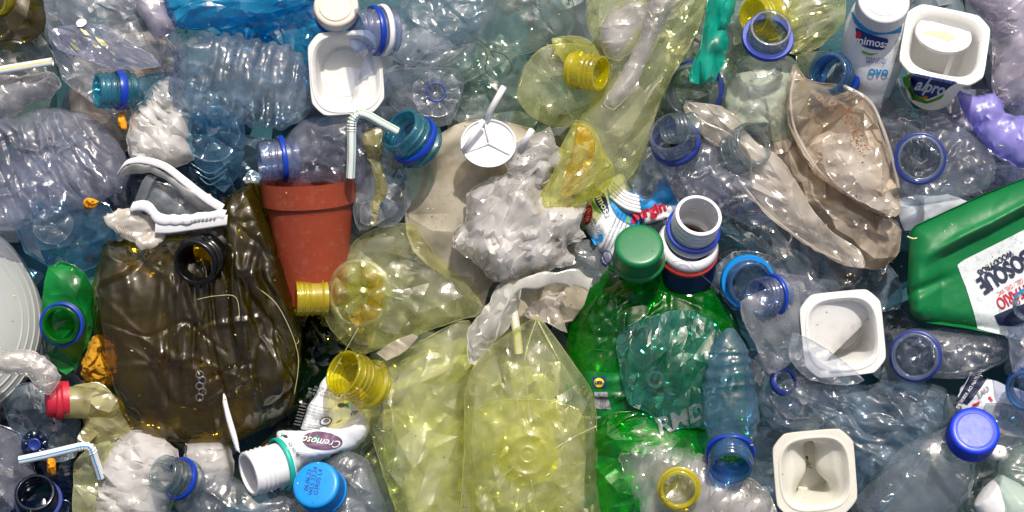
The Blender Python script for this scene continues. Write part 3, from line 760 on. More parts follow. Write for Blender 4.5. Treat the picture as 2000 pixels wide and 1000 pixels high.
bag('crumpled_film', 'white crumpled film beside the turquoise neck and the ribbed bottle', 'cling film', [(300,165),(340,150),(370,200),(372,260),(378,310),(330,330),(260,318),(248,270),(262,215),(285,190)], 178, 44, CLINGW, amp=8, f=.02, fine=3, ff=.08)
t = bottle('pale blue bottle end with star moulded base under the ribbed clear bottle', (420,290), 150)
pbody(t, [(358,220),(410,208),(470,222),(480,270),(475,320),(440,378),(405,350),(370,300),(354,258)], 36, PALEBL, amp=2.5, f=.015, fine=.6)
petal_base(t, (415,262), (.05,-.15,1), 56, PALEBL, z=192, depth=.45)
for k in range(3): seam(t, [(375+k*9,318+k*14,186),(415,340+k*11,190),(455-k*6,315+k*15,186)], 1.4, PALEBL, 'rib')
t = bottle('clear ribbed bottle lying on its side with scalloped base to the left', (460,160), 205)
body(t, (345,130), (612,190), [(0,25),(.02,60),(.09,78),(.2,80),(.45,86),(.7,80),(.86,68),(1,30)], CLEARB, 225, 190, squash=.62, amp=4.5, f=.014, ribs=(.18,.95,7,3.2), n=120, m=150, fine=1.2, seed=14)
petal_base(t, (342,132), (-.93,.06,.55), 70, CLEARL, z=228, depth=.35, lobes=7)
bag('plastic_bag', 'bright cyan blue crumpled bag at the top edge', 'plastic bag', [(318,-20),(640,-30),(610,8),(560,30),(490,45),(440,50),(380,56),(345,50),(326,25)], 195, 34, CYAN, amp=9, f=.02, fine=2.5, ff=.07, grain=(10,2))
bag('plastic_bag', 'turquoise film below the cyan bag, above the white square cup', 'plastic bag', [(430,60),(520,35),(625,10),(640,60),(612,110),(600,190),(560,110),(500,80)], 140, 26, AQUA, amp=7, f=.02, fine=2)
bag('crumpled_film', 'white crumpled film between the folded bag and the cyan bag', 'cling film', [(265,-20),(335,-20),(330,20),(345,55),(320,78),(302,80),(285,45),(268,20)], 190, 24, CLINGL, amp=5, f=.03, fine=2.4, ff=.09)

# torn white tray
t = Thing('torn_tray', 'torn white plastic tray with ribbed rim strips on the olive bottle', 'tray', (330,400), 225)
def ribs_on(path3, side, w_, nr, h, mat, nm, th=t, t0=0, t1=1):
    pass
pa = interp([(232,338,238),(250,318,246),(285,314,250),(325,326,252),(360,352,252),(400,384,250),(437,408,246)], 10)
sd1 = np.array([[-.15+.75*k, -.9+.2*k, -.45] for k in np.linspace(0,1,len(pa))])
t.part('rim', ribbon(pa+np.array([0,0,0]), [unit((.45,.85,.15))]*len(pa), np.interp(np.linspace(0,1,len(pa)),[0,.15,1],[7,13,18]), 1.6, .8), WHITE)
pw = pa[:int(len(pa)*.98)]-np.array([4,17,12]); wv = 26+9*np.sin(np.linspace(0,9,len(pw)))
t.part('tray_side', ribbon(crumple(pw,2,.03,5), [unit((.35,.62,.75))]*len(pw), wv, 1.2, 2), MILKW)
pb = interp([(306,446,246),(335,446,248),(380,440,248),(420,434,248),(446,430,246)], 12)
t.part('rim', ribbon(pb, [unit((.1,1,.25))]*len(pb), 21, 1.6, .8), WHITE)
pc = interp([(258,412,240),(285,405,246),(310,432,248),(345,436,250),(400,428,248),(440,426,246)], 10)
t.part('tray_side', ribbon(crumple(pc,2,.03,8)+np.array([0,5,2]), [unit((.35,.9,.1))]*len(pc), 22, 1.5, 4), WHITE)
for i in range(9):
    q_ = pt((362+i*7.5, 431-i*.9, 254)); t.part('rib', tube([q_+[0,-4,0], q_+[2,5,1]], 1.8, 6), WHITE)
t.part('tray_floor', pillow([(205,424),(232,408),(262,408),(300,430),(318,448),(322,462),(305,482),(280,492),(262,476),(240,462),(212,440)], 232, 7, res=3, thin=True, amp=5, f=.02, fine=.8, sharp=.9, jag=2.5, tilt=(-.1,.1)), MILKL)
for i in range(6):
    q_ = pt((232+i*6, 448+i*2.5, 240)); t.part('rib', tube([q_+[-4,6,0], q_+[4,-7,0]], 1.8, 6), MILKL)
t = Thing('plastic_tray', 'small clear grey tray inside the torn white one', 'tray', (345,410), 212)
t.part('tray_floor', pillow([(275,395),(300,352),(370,372),(408,405),(410,436),(330,436)], 205, 4, thin=True, res=4, amp=2, f=.02, sharp=.9), DULL)
t.part('tray_side', ribbon(interp([(272,400,222),(288,360,226),(300,344,224)],10), [unit((1,-.3,-.3))]*21, 20, 1.2, 2), DULL)
t.part('tray_side', ribbon(interp([(404,380,226),(418,405,226),(428,432,222)],10), [unit((1,.2,-.4))]*21, 18, 1.2, 2), MILKW)

# ================================================================= left, lower
t = Thing('storage_canister', 'large grey white canister with moulded rings at the left edge', 'canister', (-20,640), 120)
ax_ = (.42,-.12,.9); o_ = pt((-128,628),120)
t.part('canister_wall', lathe(o_, ax_, [(.1,70),(80,68),(120,66),(165,58),(196,42),(212,18),(219,-12),(221,-60),(221,-110)], 200), CANW)
for r_, h_ in ((160,59.5),(174,54.5),(187,48),(199,38.5)):
    t.part('moulded_ring', lathe(o_, ax_, [(r_-3,h_-2),(r_-1.5,h_+1.2),(r_+1.5,h_+.7),(r_+3.2,h_-4)], 200), CANW)
t = bottle('small green bottle with blue rimmed neck facing out, next to the canister', (132,630), 130)
pbody(t, [(95,522),(135,512),(175,545),(184,600),(180,650),(158,700),(135,735),(105,715),(90,680),(84,600)], 34, GRNM, amp=5, f=.012, fine=.8, sharp=.5)
neck(t, (129,633), (-.12,.1,1), 38, 46, GRN, RINGD, z=200, ringpos=.45, ringk=1.14, wall=.16)
V,F = lathe(pt((129,633),186), (-.12,.1,1), [(38,3),(43,3),(44,0),(43,-3),(38,-3)], 64, wrap=True); t.part('collar_ring', (V,F), RING)
bag('teal_film', 'smooth teal film patch between the green bottle and the olive bottle', 'plastic sheet', [(140,470),(230,440),(220,560),(200,660),(150,640),(120,540)], 78, 8, TARP, thin=True, amp=3, fine=0)
bag('crumpled_film', 'clear crinkled film over the lower edge of the canister', 'cling film', [(-30,690),(20,684),(60,684),(95,705),(118,735),(100,770),(75,765),(55,735),(10,730),(-30,725)], 232, 12, CLING, amp=5, f=.04, fine=2.4, ff=.1)
bag('cleaning_sponge', 'torn mustard yellow sponge beside the red cap', 'sponge', [(175,665),(200,652),(222,668),(232,700),(226,750),(195,756),(166,745),(160,712)], 132, 34, SPONGE, amp=7, f=.03, fine=3, ff=.11, res=3)
t = bottle('cream crumpled bottle with red cap pointing left', (190,800), 150)
pbody(t, [(140,757),(172,752),(190,750),(228,775),(262,820),(330,855),(270,885),(200,880),(150,870),(172,825),(140,800)], 30, CREAM, amp=8, f=.018, fine=2)
pbody(t, [(170,752),(192,745),(226,770),(236,800),(205,835),(172,868),(160,850),(178,820),(168,790)], 20, CREAM, dz=25, name='torn_flap', amp=5, f=.02, fine=2)
t.part('neck', tube(interp([(128,786,180),(150,784,178),(175,786,170)], 8), 31, 40, closed_ends=False), CREAM)
cap(t, (96,779), (-1,.02,.25), 35, 44, RED, z=190, knurl=0, band=None)
V,F = lathe(pt((120,781),186), (-1,.02,.25), [(34,6),(37,6),(38,0),(37,-7),(34,-7)], 60, wrap=True); t.part('cap_skirt', (V,F), RED)
# large olive bottle
t = bottle('big dark olive crushed bottle with black neck', (390,620), 160)
pbody(t, [(215,470),(200,500),(184,560),(190,620),(205,700),(235,770),(262,830),(300,852),(380,862),(455,866),(520,835),(575,800),(590,700),(585,600),(545,500),(520,400),(500,365),(455,380),(430,440),(340,455),(260,470)], 58, OLIVE, cell=0, res=3.4, amp=20, f=.0068, grain=(-82,3.6), oct=1, fine=1.0, ff=.03, seed=77, rid=2.6)
pbody(t, [(500,362),(470,372),(440,400),(442,470),(440,560),(450,640),(480,720),(520,800),(575,760),(588,660),(575,570),(548,500),(525,420)], 40, OLIVE, cell=0, dz=34, name='side_panel', amp=13, f=.011, grain=(-70,2.5), fine=1, seed=31, rid=1.5)
neck(t, (392,514), (-.3,.28,.92), 46, 78, BLACKN, z=262, turns=3, wall=.14, thread=.1)
for k in range(5):
    V,F = lathe(pt((399+k%2*5,728+k*11),236), (.1,.2,1), [(6,1.5),(8,1.5),(8,-1.5),(6,-1.5)], 20, wrap=True); t.part('chain_link', (V,F), CLEAR)
bag('knife_piece', 'broken serrated white plastic knife lying on the olive bottle', 'plastic knife', [(436,767),(441,775),(447,800),(456,830),(463,855),(468,884),(461,880),(450,850),(440,815),(434,785)], 246, 5, WHITE, res=2, amp=.6, f=.05, fine=0, jag=0, sharp=.9, extra=lambda V,s: V+np.outer(.9*np.abs(np.sin(V[:,1]*.55)),[1,0,.2]))

# ================================================================= bottom left
t = bottle('clear blue grey crushed bottle at the left edge beside the navy neck', (40,860), 120, name='crushed_bottle')
pbody(t, [(-40,820),(0,830),(40,850),(70,930),(60,1010),(-40,1020)], 40, CLEARL, amp=8)
pbody(t, [(0,770),(80,745),(150,800),(150,890),(90,905),(30,860)], 26, CLEARB, name='crushed_side', dz=-12, amp=9, f=.02)
th = Thing('bottle_cap', 'navy round base boss seen through the bottle above the straw', 'bottle cap', (69,868), 150)
petal_base(th, (69,868), (0,.1,1), 28, DKNECK, z=158, lobes=8); V,F = lathe(pt((69,868),162), (0,.1,1), [(.1,0),(9,0),(11,2),(13,0)], 30); th.part('boss', (V,F), RINGD)
t = bottle('open navy blue bottle neck standing in the bottom left corner', (85,970), 150)
neck(t, (80,955), (-.05,-.5,.86), 41, 70, DKNECK, RINGD, z=220, ringpos=.6, ringk=1.15)
pbody(t, [(30,985),(80,975),(135,980),(170,1040),(10,1040)], 26, DKNECK, dz=0, amp=4)
th = Thing('drinking_straw', 'bent white straw with a blue stripe above the navy neck', 'straw', (110,885), 235)
straw(th, [(38,899,236),(90,888,238),(140,876,242),(165,871,243),(178,876,238),(186,905,222),(193,935,205)], 8.5, STRAWW, [(0,2.4,INKS)], bend=(.56,.72))
bag('crumpled_film', 'clear yellowish film bag left of the white film ball', 'plastic bag', [(146,905),(165,880),(215,860),(228,880),(190,960),(195,1030),(146,1030),(142,960)], 195, 20, YELB, amp=6, f=.02, fine=2)
bag('crumpled_film', 'large white ball of crinkled film at the bottom left', 'cling film', [(232,850),(265,840),(310,850),(345,880),(350,940),(330,1000),(320,1040),(190,1040),(186,960),(196,900)], 175, 66, CLINGW, amp=8, f=.018, fine=3, ff=.07)
bag('crumpled_film', 'smaller white film ball behind the clear neck with blue ring', 'cling film', [(365,862),(400,846),(440,862),(456,900),(450,950),(400,960),(356,930)], 150, 44, CLINGW, amp=6, f=.025, fine=2.5, ff=.08)
t = bottle('clear bottle with ringed neck leaning up left at the bottom', (440,960), 180)
pbody(t, [(388,905),(440,925),(500,950),(580,975),(600,1040),(390,1040),(340,985)], 40, CLEAR, amp=5, **SM)
neck(t, (327,917), (-.62,-.28,.72), 38, 80, CLNECK, RING, z=262, ringpos=.62, ringk=1.12, turns=3)
# pineapple label bottle
t = bottle('white bottle with pineapple printed sleeve and open ribbed white neck', (590,850), 180)
pbody(t, [(540,845),(585,842),(640,830),(715,790),(722,840),(700,870),(640,895),(590,915),(575,950),(548,955)], 40, PAPER, amp=3, f=.012, fine=.5, name='sleeve')
B = bvh(t.last)
neck(t, (490,922), (-.86,.24,.46), 46, 82, WHITE, z=232, turns=4, wall=.12, support=False, thread=.06)
V,F = lathe(pt((490,922),232)-frame((-.86,.24,.46))[2]*72, (-.86,.24,.46), [(49,5),(52,5),(53,0),(52,-5),(49,-5)], 60, wrap=True); t.part('seal_band', (V,F), RINGT)
def pineapple(th, B, x, y, s, ang):
    a = math.radians(ang); c_, s_ = math.cos(a), math.sin(a)
    L = lambda u, v: (x+s*(u*c_-v*s_), y+s*(u*s_+v*c_))
    th.part('pineapple_print', patch([L(.9*math.cos(q), .45*math.sin(q)) for q in np.arange(12)*.5236], B, 2.2, 1.6), INKBR)
    for k, v in enumerate((-.45, -.2, .05, .3)):
        th.part('leaf_print', patch([L(-.8, v*.4-.1), L(-1.6, v*1.5), L(-2.2, v*2.4), L(-1.5, v*1.2+.22), L(-.8, v*.4+.12)], B, 2.6+k*.2, 1.6), INKT)
for a_ in ((607,858,11,165),(655,888,10,160),(630,902,9,150),(560,850,6,20)): pineapple(t, B, *a_)
t.part('plum_print', patch(oval(632,858,40,17,16,5), B, 2.0, 2), INKP)
stamp(t, 'Cremoso', (632,860), 20, 172, B, INKW, off=4, shear=.4)
stamp(t, '06/04 QE', (577,874), 9, 125, B, INKK, off=4); stamp(t, '20:23', (590,888), 9, 125, B, INKK, off=4)
t2 = Thing('label_sleeve', 'crumpled paper sleeve with pineapples and coconuts under the big yellow neck', 'label sleeve', (650,780), 185)
t2.part('sleeve', pillow([(640,725),(665,735),(720,770),(722,830),(700,842),(640,832),(585,842),(605,790)], 178, 26, thin=True, res=4, amp=4, f=.014, fine=.8, sharp=.7), PAPER); B2 = bvh(t2.last)
for a_ in ((668,790,9,175),(667,826,13,160),(700,812,10,140),(693,848,9,150)): pineapple(t2, B2, *a_)
for (x_,y_,r_) in ((637,822,13),(695,808,9)):
    t2.part('coconut_print', patch(oval(x_,y_,r_,r_*.7,12,-15), B2, 2.0, 1.6), INKBR); t2.part('coconut_print', patch(oval(x_,y_,r_*.8,r_*.52,12,-15), B2, 2.8, 1.5), INKW)
    t2.part('coconut_print', patch(oval(x_+1,y_-1,r_*.5,r_*.3,12,-15), B2, 3.5, 1.5), INKGY)
stamp(t2, 'Cremoso bebida 170 ml\n150 g 1159 Usar antes de\nConservar no frio', (640,768), 7.5, 165, B2, INKGY, off=2.4)
for k in range(8): stamp(t2, 'ingredientes leite coco ananas', (618-k*2.0,792+k*6), 5, 168, B2, INKGY, off=2.4)
t = bottle('clear bottle with sky blue ribbed cap at the bottom edge', (660,960), 200)
pbody(t, [(640,900),(680,880),(720,900),(745,960),(760,1040),(600,1040),(610,980)], 36, CLEAR, amp=8, **SM)
cap(t, (622,938), (-.25,-.36,.9), 47, 44, SKYB, z=290, knurl=100, band=SKYB, dome=.03)
stamp(t, '06.06.23\nWLS 22:24\nG3R05 L4', (618,932), 12, 80, bvh(t.capg), INKN, off=.8)
# ================================================================= middle left
t = Thing('flower_pot', 'terracotta coloured plastic plant pot with a broad rim', 'plant pot', (608,450), 150)
oa = pt((604,350),185); ax = unit(pt((618,640),130)-oa); axp = (-ax[0], ax[1], -ax[2])
pr = [(83,-7),(89,-7),(92,-4),(94.5,0),(94,-4),(91,-40),(90.5,-47),(86,-50),(84,-53)]+[(84-22*k,-53-190*k) for k in np.linspace(.05,1,12)]+[(55,-243),(.1,-243)]
pr = [(.1,-236),(58,-236)]+[(58+24*k,-236+226*k) for k in np.linspace(0,1,10)]+pr
t.part('pot_wall', lathe(oa, axp, pr, 128), TERRA, sharp=35)
t = bottle('clear bottle with violet blue neck lying in the plant pot', (620,290), 200)
pbody(t, [(552,290),(575,250),(610,228),(690,224),(712,250),(712,352),(640,356),(560,352)], 44, CLEARL, amp=8, sharp=.3, **SM)
neck(t, (508,316), (-.97,.12,.2), 42, 76, PRNECK, RING, z=215, ringpos=.6, ringk=1.1)
th = Thing('drinking_straw', 'bent white straw with green stripes standing in the plant pot', 'straw', (690,290), 285)
straw(th, [(683,346,262),(686,300,274),(687,250,284),(690,232,287),(702,222,288),(720,226,287),(745,240,280),(775,256,268)], 8.8, STRAWW, [(35,1.6,INKT),(-35,1.6,INKG),(-80,1.6,INKT)], bend=(.42,.62))
t = Thing('yogurt_pot', 'white square rimmed cup with dented right wall near the top, left of centre', 'yogurt pot', (676,140), 262)
pot(t, (676,142), (.10,.06,1), 72, 1.13, 4, 62, WHITEP, cuts=[(-24,.35,26,0)], kI=.86, kB=.66)
t = Thing('bottle_cap', 'large off white screw cap at the top edge over the blue rim', 'bottle cap', (657,15), 285)
cap(t, (656,10), (0,-.28,.96), 44, 26, WHITED, knurl=0, dome=.0)
V,F = lathe(pt((656,10),287), (0,-.28,.96), [(29,0),(31,1.5),(33,0)], 50); t.part('embossed_circle', (V,F), WHITED)
V,F = lathe(pt((658,30),240), (0,-.28,.96), [(38,4),(42,4),(43,0),(42,-4),(38,-4)], 60, wrap=True)
t2 = Thing('collar_ring', 'loose blue ring peeking out under the off white screw cap', 'ring', (658,30), 240, solo=True); t2.part('collar_ring', (V,F), RING)
t = bottle('clear crushed bottle with blue and white ringed neck at the top centre', (850,60), 215)
pbody(t, [(750,40),(775,5),(810,-30),(960,-40),(966,20),(945,70),(905,115),(850,134),(795,130),(758,100)], 50, CLEAR, amp=11, **SM)
neck(t, (700,68), (-.9,.08,.42), 46, 78, PRNECK, RING, z=292, ringpos=.5, ringk=1.07, ringw=.14)
V,F = lathe(pt((700,68),292)-frame((-.9,.08,.42))[2]*56, (-.9,.08,.42), [(44,5),(50,5),(51,0),(50,-5),(44,-5)], 60, wrap=True); t.part('neck_band', (V,F), WHITE)
t = bottle('clear flattened bottle end with folded rosette base between cup and round lid', (830,185), 160)
pbody(t, [(755,140),(850,132),(905,140),(900,190),(880,240),(830,250),(780,220),(750,180)], 34, CLEAR, amp=9, f=.022, fine=2)
petal_base(t, (853,185), (.1,-.1,1), 46, CLEAR, z=206, lobes=9, depth=.4)
V,F = lathe(pt((853,183),210), (.1,-.1,1), [(16,2),(20,2),(20,-2),(16,-2)], 40, wrap=True); t.part('collar_ring', (V,F), RINGD)
bag('crumpled_film', 'clear folded sheet at the top, right of the ringed clear bottle', 'plastic sheet', [(945,-30),(1110,-30),(1125,50),(1090,90),(1000,110),(930,150),(890,170),(860,130),(935,80)], 150, 24, CLEARG, amp=9, f=.014, sharp=.7)
t = bottle('beige milky flattened bottle with turquoise blue ringed neck', (900,420), 150)
pbody(t, [(800,310),(840,275),(905,235),(985,238),(1060,262),(1085,330),(1050,420),(1000,500),(955,560),(945,602),(915,580),(880,545),(830,515),(800,480),(789,440),(792,370)], 34, MILK, amp=5, f=.009, fine=.7, sharp=.5)
neck(t, (785,256), (-.62,-.5,.6), 47, 74, TQNECK, RING, z=265, ringpos=.62, ringw=.17, ringk=1.1, turns=2.5)
t = bottle('clear torn bottle piece with yellow drips right of the plant pot', (740,350), 185, name='torn_bottle_piece')
pbody(t, [(700,270),(735,255),(760,290),(795,330),(800,400),(770,440),(730,440),(705,452),(690,420),(690,370),(705,330)], 26, CLEAR, amp=8, f=.02)
B = bvh(t.last)
pbody(t, [(708,268),(722,252),(745,254),(752,280),(744,305),(752,340),(757,372),(744,398),(733,442),(724,436),(728,398),(736,365),(728,325),(716,300)], 6, CREAM, dz=26, name='drip', amp=5, cell=12)
pbody(t, [(705,400),(760,385),(780,410),(740,438),(706,440)], 14, DULL, dz=20, name='torn_flap', amp=4)

# round lid with stick
t = Thing('stirrer_lid', 'round white ribbed disc with a thin stick lying on it', 'lid', (954,280), 262)
N0 = (.03,-.12,1); V,F = lathe(pt((954,280),262), N0, [(.1,0),(44,0),(49,.5),(51,5),(54,5.5),(54.5,2),(53,-4),(.1,-4)], 90, squash=.88); t.part('disc', (V,F), WHITE, sharp=40)
for a_ in (98, 205, 330):
    a_ = math.radians(a_); c_ = pt((954,280),265); t.part('rib', tube([c_, c_+[48*math.cos(a_),44*math.sin(a_),0]], 2.0, 8), WHITE)
t.part('stick', tube([pt((905,296,274)), pt((945,236,286))], [5,5.2], 16), WHITE)
th = Thing('plastic_stick', 'white stick end standing up behind the round disc', 'stick', (968,205), 262, solo=True)
th.part('plastic_stick', tube([pt((945,240,262)), pt((964,206,280)), pt((984,172,300))], 6.2, 16), WHITE)
th = Thing('plastic_stick', 'short white stick end poking out of the white film right of the disc', 'stick', (1030,265), 282, solo=True)
th.part('plastic_stick', tube([pt((1016,292,262)), pt((1028,272,280)), pt((1039,254,292))], 6.4, 16), WHITE)
bag('crumpled_film', 'big white bunch of cling film in the centre of the heap', 'cling film', [(1000,335),(1020,290),(1060,280),(1110,300),(1080,340),(1055,370),(1100,395),(1145,395),(1130,440),(1145,465),(1105,480),(1125,515),(1060,530),(1000,545),(965,550),(925,510),(885,480),(890,445),(910,430),(912,380),(950,350)], 215, 62, CLINGW, amp=10, f=.016, fine=3.2, ff=.07, grain=(60,1.8), jag=4)
bag('crumpled_film', 'clear twist of film rising behind the round white disc', 'cling film', [(985,320),(1000,285),(1045,262),(1075,250),(1085,290),(1050,330),(1000,345)], 245, 20, CLING, amp=6, f=.03, fine=2.4, ff=.09)

# ================================================================= yellow bottles, top centre
t = bottle('crumpled yellow bottle with short yellow threaded neck at the top centre', (1110,190), 185)
pbody(t, [(1040,110),(1080,85),(1150,90),(1200,130),(1180,200),(1150,230),(1100,250),(1060,240),(1030,220),(1010,190),(1020,150)], 36, YELB, amp=8, f=.018, fine=2.2)
neck(t, (1172,148), (.82,.16,.5), 36, 66, YELN, z=252, turns=3, thread=.1)
pbody(t, [(1078,78),(1130,72),(1160,92),(1190,150),(1165,165),(1120,140),(1090,110)], 18, YEL, dz=30, name='shoulder', amp=6, f=.02)
bag('plastic_bag', 'long yellowish film bag running from the top edge down to the deep yellow tip', 'plastic bag', [(1160,-30),(1375,-40),(1380,15),(1350,85),(1315,145),(1285,205),(1265,280),(1235,340),(1190,380),(1130,385),(1100,340),(1110,280),(1140,225),(1165,180),(1170,110),(1150,50)], 205, 34, YELB, amp=9, f=.015, fine=2.2, grain=(57,3.0), seed=8)
bag('crumpled_film', 'white film strand inside the long yellowish bag', 'cling film', [(1275,-20),(1340,-20),(1300,50),(1262,120),(1240,170),(1200,215),(1178,200),(1215,140),(1250,70)], 236, 16, CLING, amp=5, f=.03, fine=2.4, ff=.09, grain=(57,2.5))
bag('crumpled_film', 'crinkled clear film patch left of the white strand in the yellow bag', 'cling film', [(1175,40),(1210,5),(1260,-10),(1275,30),(1250,80),(1215,118),(1185,112),(1172,80)], 226, 20, CLING, amp=6, f=.03, fine=2.6, ff=.09)
t = bottle('yellow bottle tip with deep yellow inside, hanging over the white film', (1120,330), 238, name='crushed_bottle')
pbody(t, [(1125,235),(1155,245),(1170,275),(1200,330),(1185,370),(1140,395),(1090,412),(1062,418),(1052,395),(1075,350),(1092,300),(1110,260)], 30, YEL, amp=7, f=.02, fine=1.8, grain=(62,2.2), sharp=.4)
pbody(t, [(1128,244),(1156,262),(1160,310),(1140,352),(1108,388),(1094,372),(1112,320),(1122,280)], 5, YELP, dz=24, name='yellow_residue_and_glow', amp=5, cell=13)
B = bvh(t.last); 

bag('yellow_film', 'yellowish film sheet at the top right of the blue ringed bottle', 'plastic sheet', [(1500,-30),(1640,-30),(1650,40),(1600,90),(1560,110),(1500,80),(1440,20)], 130, 24, YELB, amp=8, f=.016, grain=(30,2.5))
bag('rubber_glove', 'twisted teal rubber glove hanging from the top edge', 'glove', [(1388,-30),(1432,-30),(1434,20),(1418,60),(1422,90),(1412,125),(1395,158),(1375,164),(1348,160),(1352,130),(1368,90),(1378,40)], 245, 22, TEALG, amp=6, f=.02, fine=1.2, grain=(85,2.5), sharp=.5, res=3)
t = bottle('clear wide neck with blue ring under the teal glove', (1350,175), 130)
neck(t, (1342,182), (-.3,.12,.95), 52, 70, CLNECK, RINGD, z=200, turns=4, ringpos=.6, ringk=1.12, wall=.08)
pbody(t, [(1290,130),(1380,120),(1420,170),(1400,240),(1320,250),(1275,200)], 24, CLEARG, dz=-30)
t = bottle('bright yellow bottle neck beside the blue ringed neck at the top', (1478,35), 150)
neck(t, (1464,38), (-.72,.02,.7), 38, 62, YELN, z=225, turns=3, wall=.1)
pbody(t, [(1480,0),(1530,-20),(1570,20),(1550,60),(1500,80)], 22, YELB)
t = bottle('clear bottle with royal blue ring, filled with grey crumpled paper', (1490,170), 170)
pbody(t, [(1452,110),(1540,110),(1570,150),(1585,210),(1560,270),(1420,270),(1405,200),(1425,150)], 46, CLEARG, amp=3, sharp=.2, **SM)
pbody(t, [(1440,140),(1540,140),(1560,200),(1540,262),(1425,258),(1418,190)], 26, WHITED, dz=-14, name='paper_inside', amp=8, f=.022)
neck(t, (1494,64), (.06,-.42,.9), 42, 62, PRNECK, RING, z=288, ringpos=.66, ringk=1.2, ringw=.2, turns=1.5, thread=.05)
t = bottle('clear bottle with turquoise neck and blue ring above the torn beige cups', (1650,170), 150)
neck(t, (1608,146), (-.55,-.12,.82), 42, 66, BLNECK, RING, z=214, ringpos=.72, ringk=1.12)
pbody(t, [(1640,110),(1690,130),(1740,190),(1750,240),(1690,245),(1620,200)], 30, DULL, amp=3, f=.012, sharp=.4)

# mimosa bottle with cap (top right)
t = bottle('white yogurt drink bottle with white ribbed cap and blue shoulder, top right', (1700,90), 165)
body(t, (1706,10), (1702,200), [(0,40),(.1,50),(.3,60),(.6,58),(.8,46),(.92,36),(1,2)], PAPER, 230, 120, squash=1, amp=1.0, f=.01, fine=.2, n=90)
B = bvh(t.last)
cap(t, (1708,12), (.02,-.42,.9), 50, 40, WHITE, z=300, knurl=80)
V,F = lathe(pt((1708,12),301), (.02,-.42,.9), [(26,0),(29,3),(34,3),(37,0)], 60); t.part('embossed_ring', (V,F), WHITE)
t.part('blue_shoulder', patch([(1655,25),(1668,52),(1700,62),(1735,56),(1750,40),(1748,70),(1700,76),(1675,70),(1658,50)], B, 1.4, 2.5, .5), INKS)
t.part('logo_panel', patch([(1661,60),(1680,72),(1705,80),(1722,84),(1721,98),(1710,104),(1690,102),(1674,96),(1664,80)], B, 1.6, 2, .5), INKN)
stamp(t, 'mimosa', (1692,90), 21, -10, B, INKW, off=4, bold=.02)
t.part('green_swoosh', patch([(1672,104),(1690,110),(1706,110),(1690,114),(1676,110)], B, 1.6, 1.6), INKG)
t.part('strawberry_print', patch(oval(1666,76,5,8), B, 2.4, 1.5), INKR)
stamp(t, 'PARA O SEU\nBEM-ESTAR', (1702,124), 7.5, -4, B, INKN, off=3)
stamp(t, 'ovo', (1708,144), 26, -2, B, INKS, off=3, bold=.02)
for k in range(5): stamp(t, 'Consumir de preferencia', (1737+k*2.6,105), 4.2, 84, B, INKGY, off=3)
# alpro pot
t = Thing('yogurt_pot', 'white square yogurt pot with a white spoon lid inside, top right corner', 'yogurt pot', (1840,90), 262)
g_ = pot(t, (1846,86), (.06,-.52,.86), 84, 1.04, -12, 150, WHITEP, kI=.83, kB=.55)
B = bvh(g_)
t.part('brand_panel', patch([(1778,146),(1810,152),(1850,160),(1862,163),(1846,180),(1822,190),(1800,182),(1785,165)], B, 1.5, 2, .8), INKN)
t.part('green_band', patch([(1772,144),(1782,150),(1796,178),(1822,193),(1850,182),(1846,190),(1822,198),(1795,188),(1776,160)], B, 2.2, 2, .6), INKG)
stamp(t, 'alpro', (1822,170), 27, -14, B, INKW, off=4.5, bold=.03)
t.part('orange_print', patch(oval(1816,187,6,3,10), B, 3, 1.2), FOOD)
for sg in (0,1): t.part('fold_line', tube(interp([(1760,150,200),(1780,185,170),(1800,205,150)] if sg else [(1870,150,200),(1860,180,180),(1850,200,160)],6), 1.2, 6), WHITEP)
t = Thing('spoon', 'white plastic spoon lid with pale yellow food, inside the pot', 'spoon', (1842,72), 222)
V,F = lathe(pt((1841,70),226), (.15,-.55,.83), [(.1,-3),(40,-2),(52,1),(56,6),(57,2),(53,-5),(.1,-8)], 80, squash=.8); t.part('bowl', (V,F), WHITE, sharp=40); B = bvh(t.last)
t.part('handle', ribbon([pt((1866,92,228)), pt((1860,112,216)), pt((1850,146,196))], [unit((1,0,.1))]*3, [13,10,9], 4), WHITE)
t.part('food_smear', patch([(1800,62),(1840,60),(1862,68),(1864,76),(1850,80),(1835,74),(1810,68)], B, 1.5, 2, .4), CUSTARD)
bag('crumpled_film', 'lilac white film mass filling the top right corner', 'cling film', [(1870,-30),(2040,-30),(2040,150),(2010,225),(1985,225),(1945,190),(1935,150),(1940,50),(1900,10)], 165, 44, CLINGL, amp=9, f=.018, fine=2.8, ff=.08)
bag('rubber_glove', 'lavender rubber glove crumpled at the right edge', 'glove', [(1868,175),(1905,190),(1940,182),(1960,205),(1962,220),(2000,228),(2040,225),(2040,335),(1990,328),(1945,302),(1915,270),(1895,245),(1880,215)], 192, 26, LAV, amp=8, f=.02, fine=1.6, sharp=.6, res=3)

# ================================================================= torn beige cups
t = Thing('torn_cup', 'dirty beige translucent cup, mouth turned to the viewer, rust stained', 'cup', (1620,280), 200)
pbody(t, [(1550,128),(1580,160),(1640,165),(1690,190),(1712,240),(1730,290),(1752,350),(1755,400),(1745,425),(1700,410),(1650,380),(1605,350),(1570,305),(1545,260),(1535,210),(1542,170)], 62, MILKD, amp=6, f=.016, fine=1, sharp=.5, seed=41, dz=10, extra=lambda V,s: V-np.outer((s>0)*92*np.exp(-(((V[:,0]-1622)/62)**2+((V[:,1]+270)/78)**2)**1.3),[0,0,1]))
pbody(t, [(1600,275),(1650,262),(1700,300),(1725,370),(1750,405),(1742,424),(1700,408),(1650,380),(1612,345)], 12, MILKL, dz=52, name='torn_flap', amp=6, f=.02, fine=1)
seam(t, [(1552,140,232),(1540,190,240),(1548,255,244),(1580,315,246),(1610,350,244),(1660,385,240),(1740,420,226)], 3.0, MILKL, 'rim')
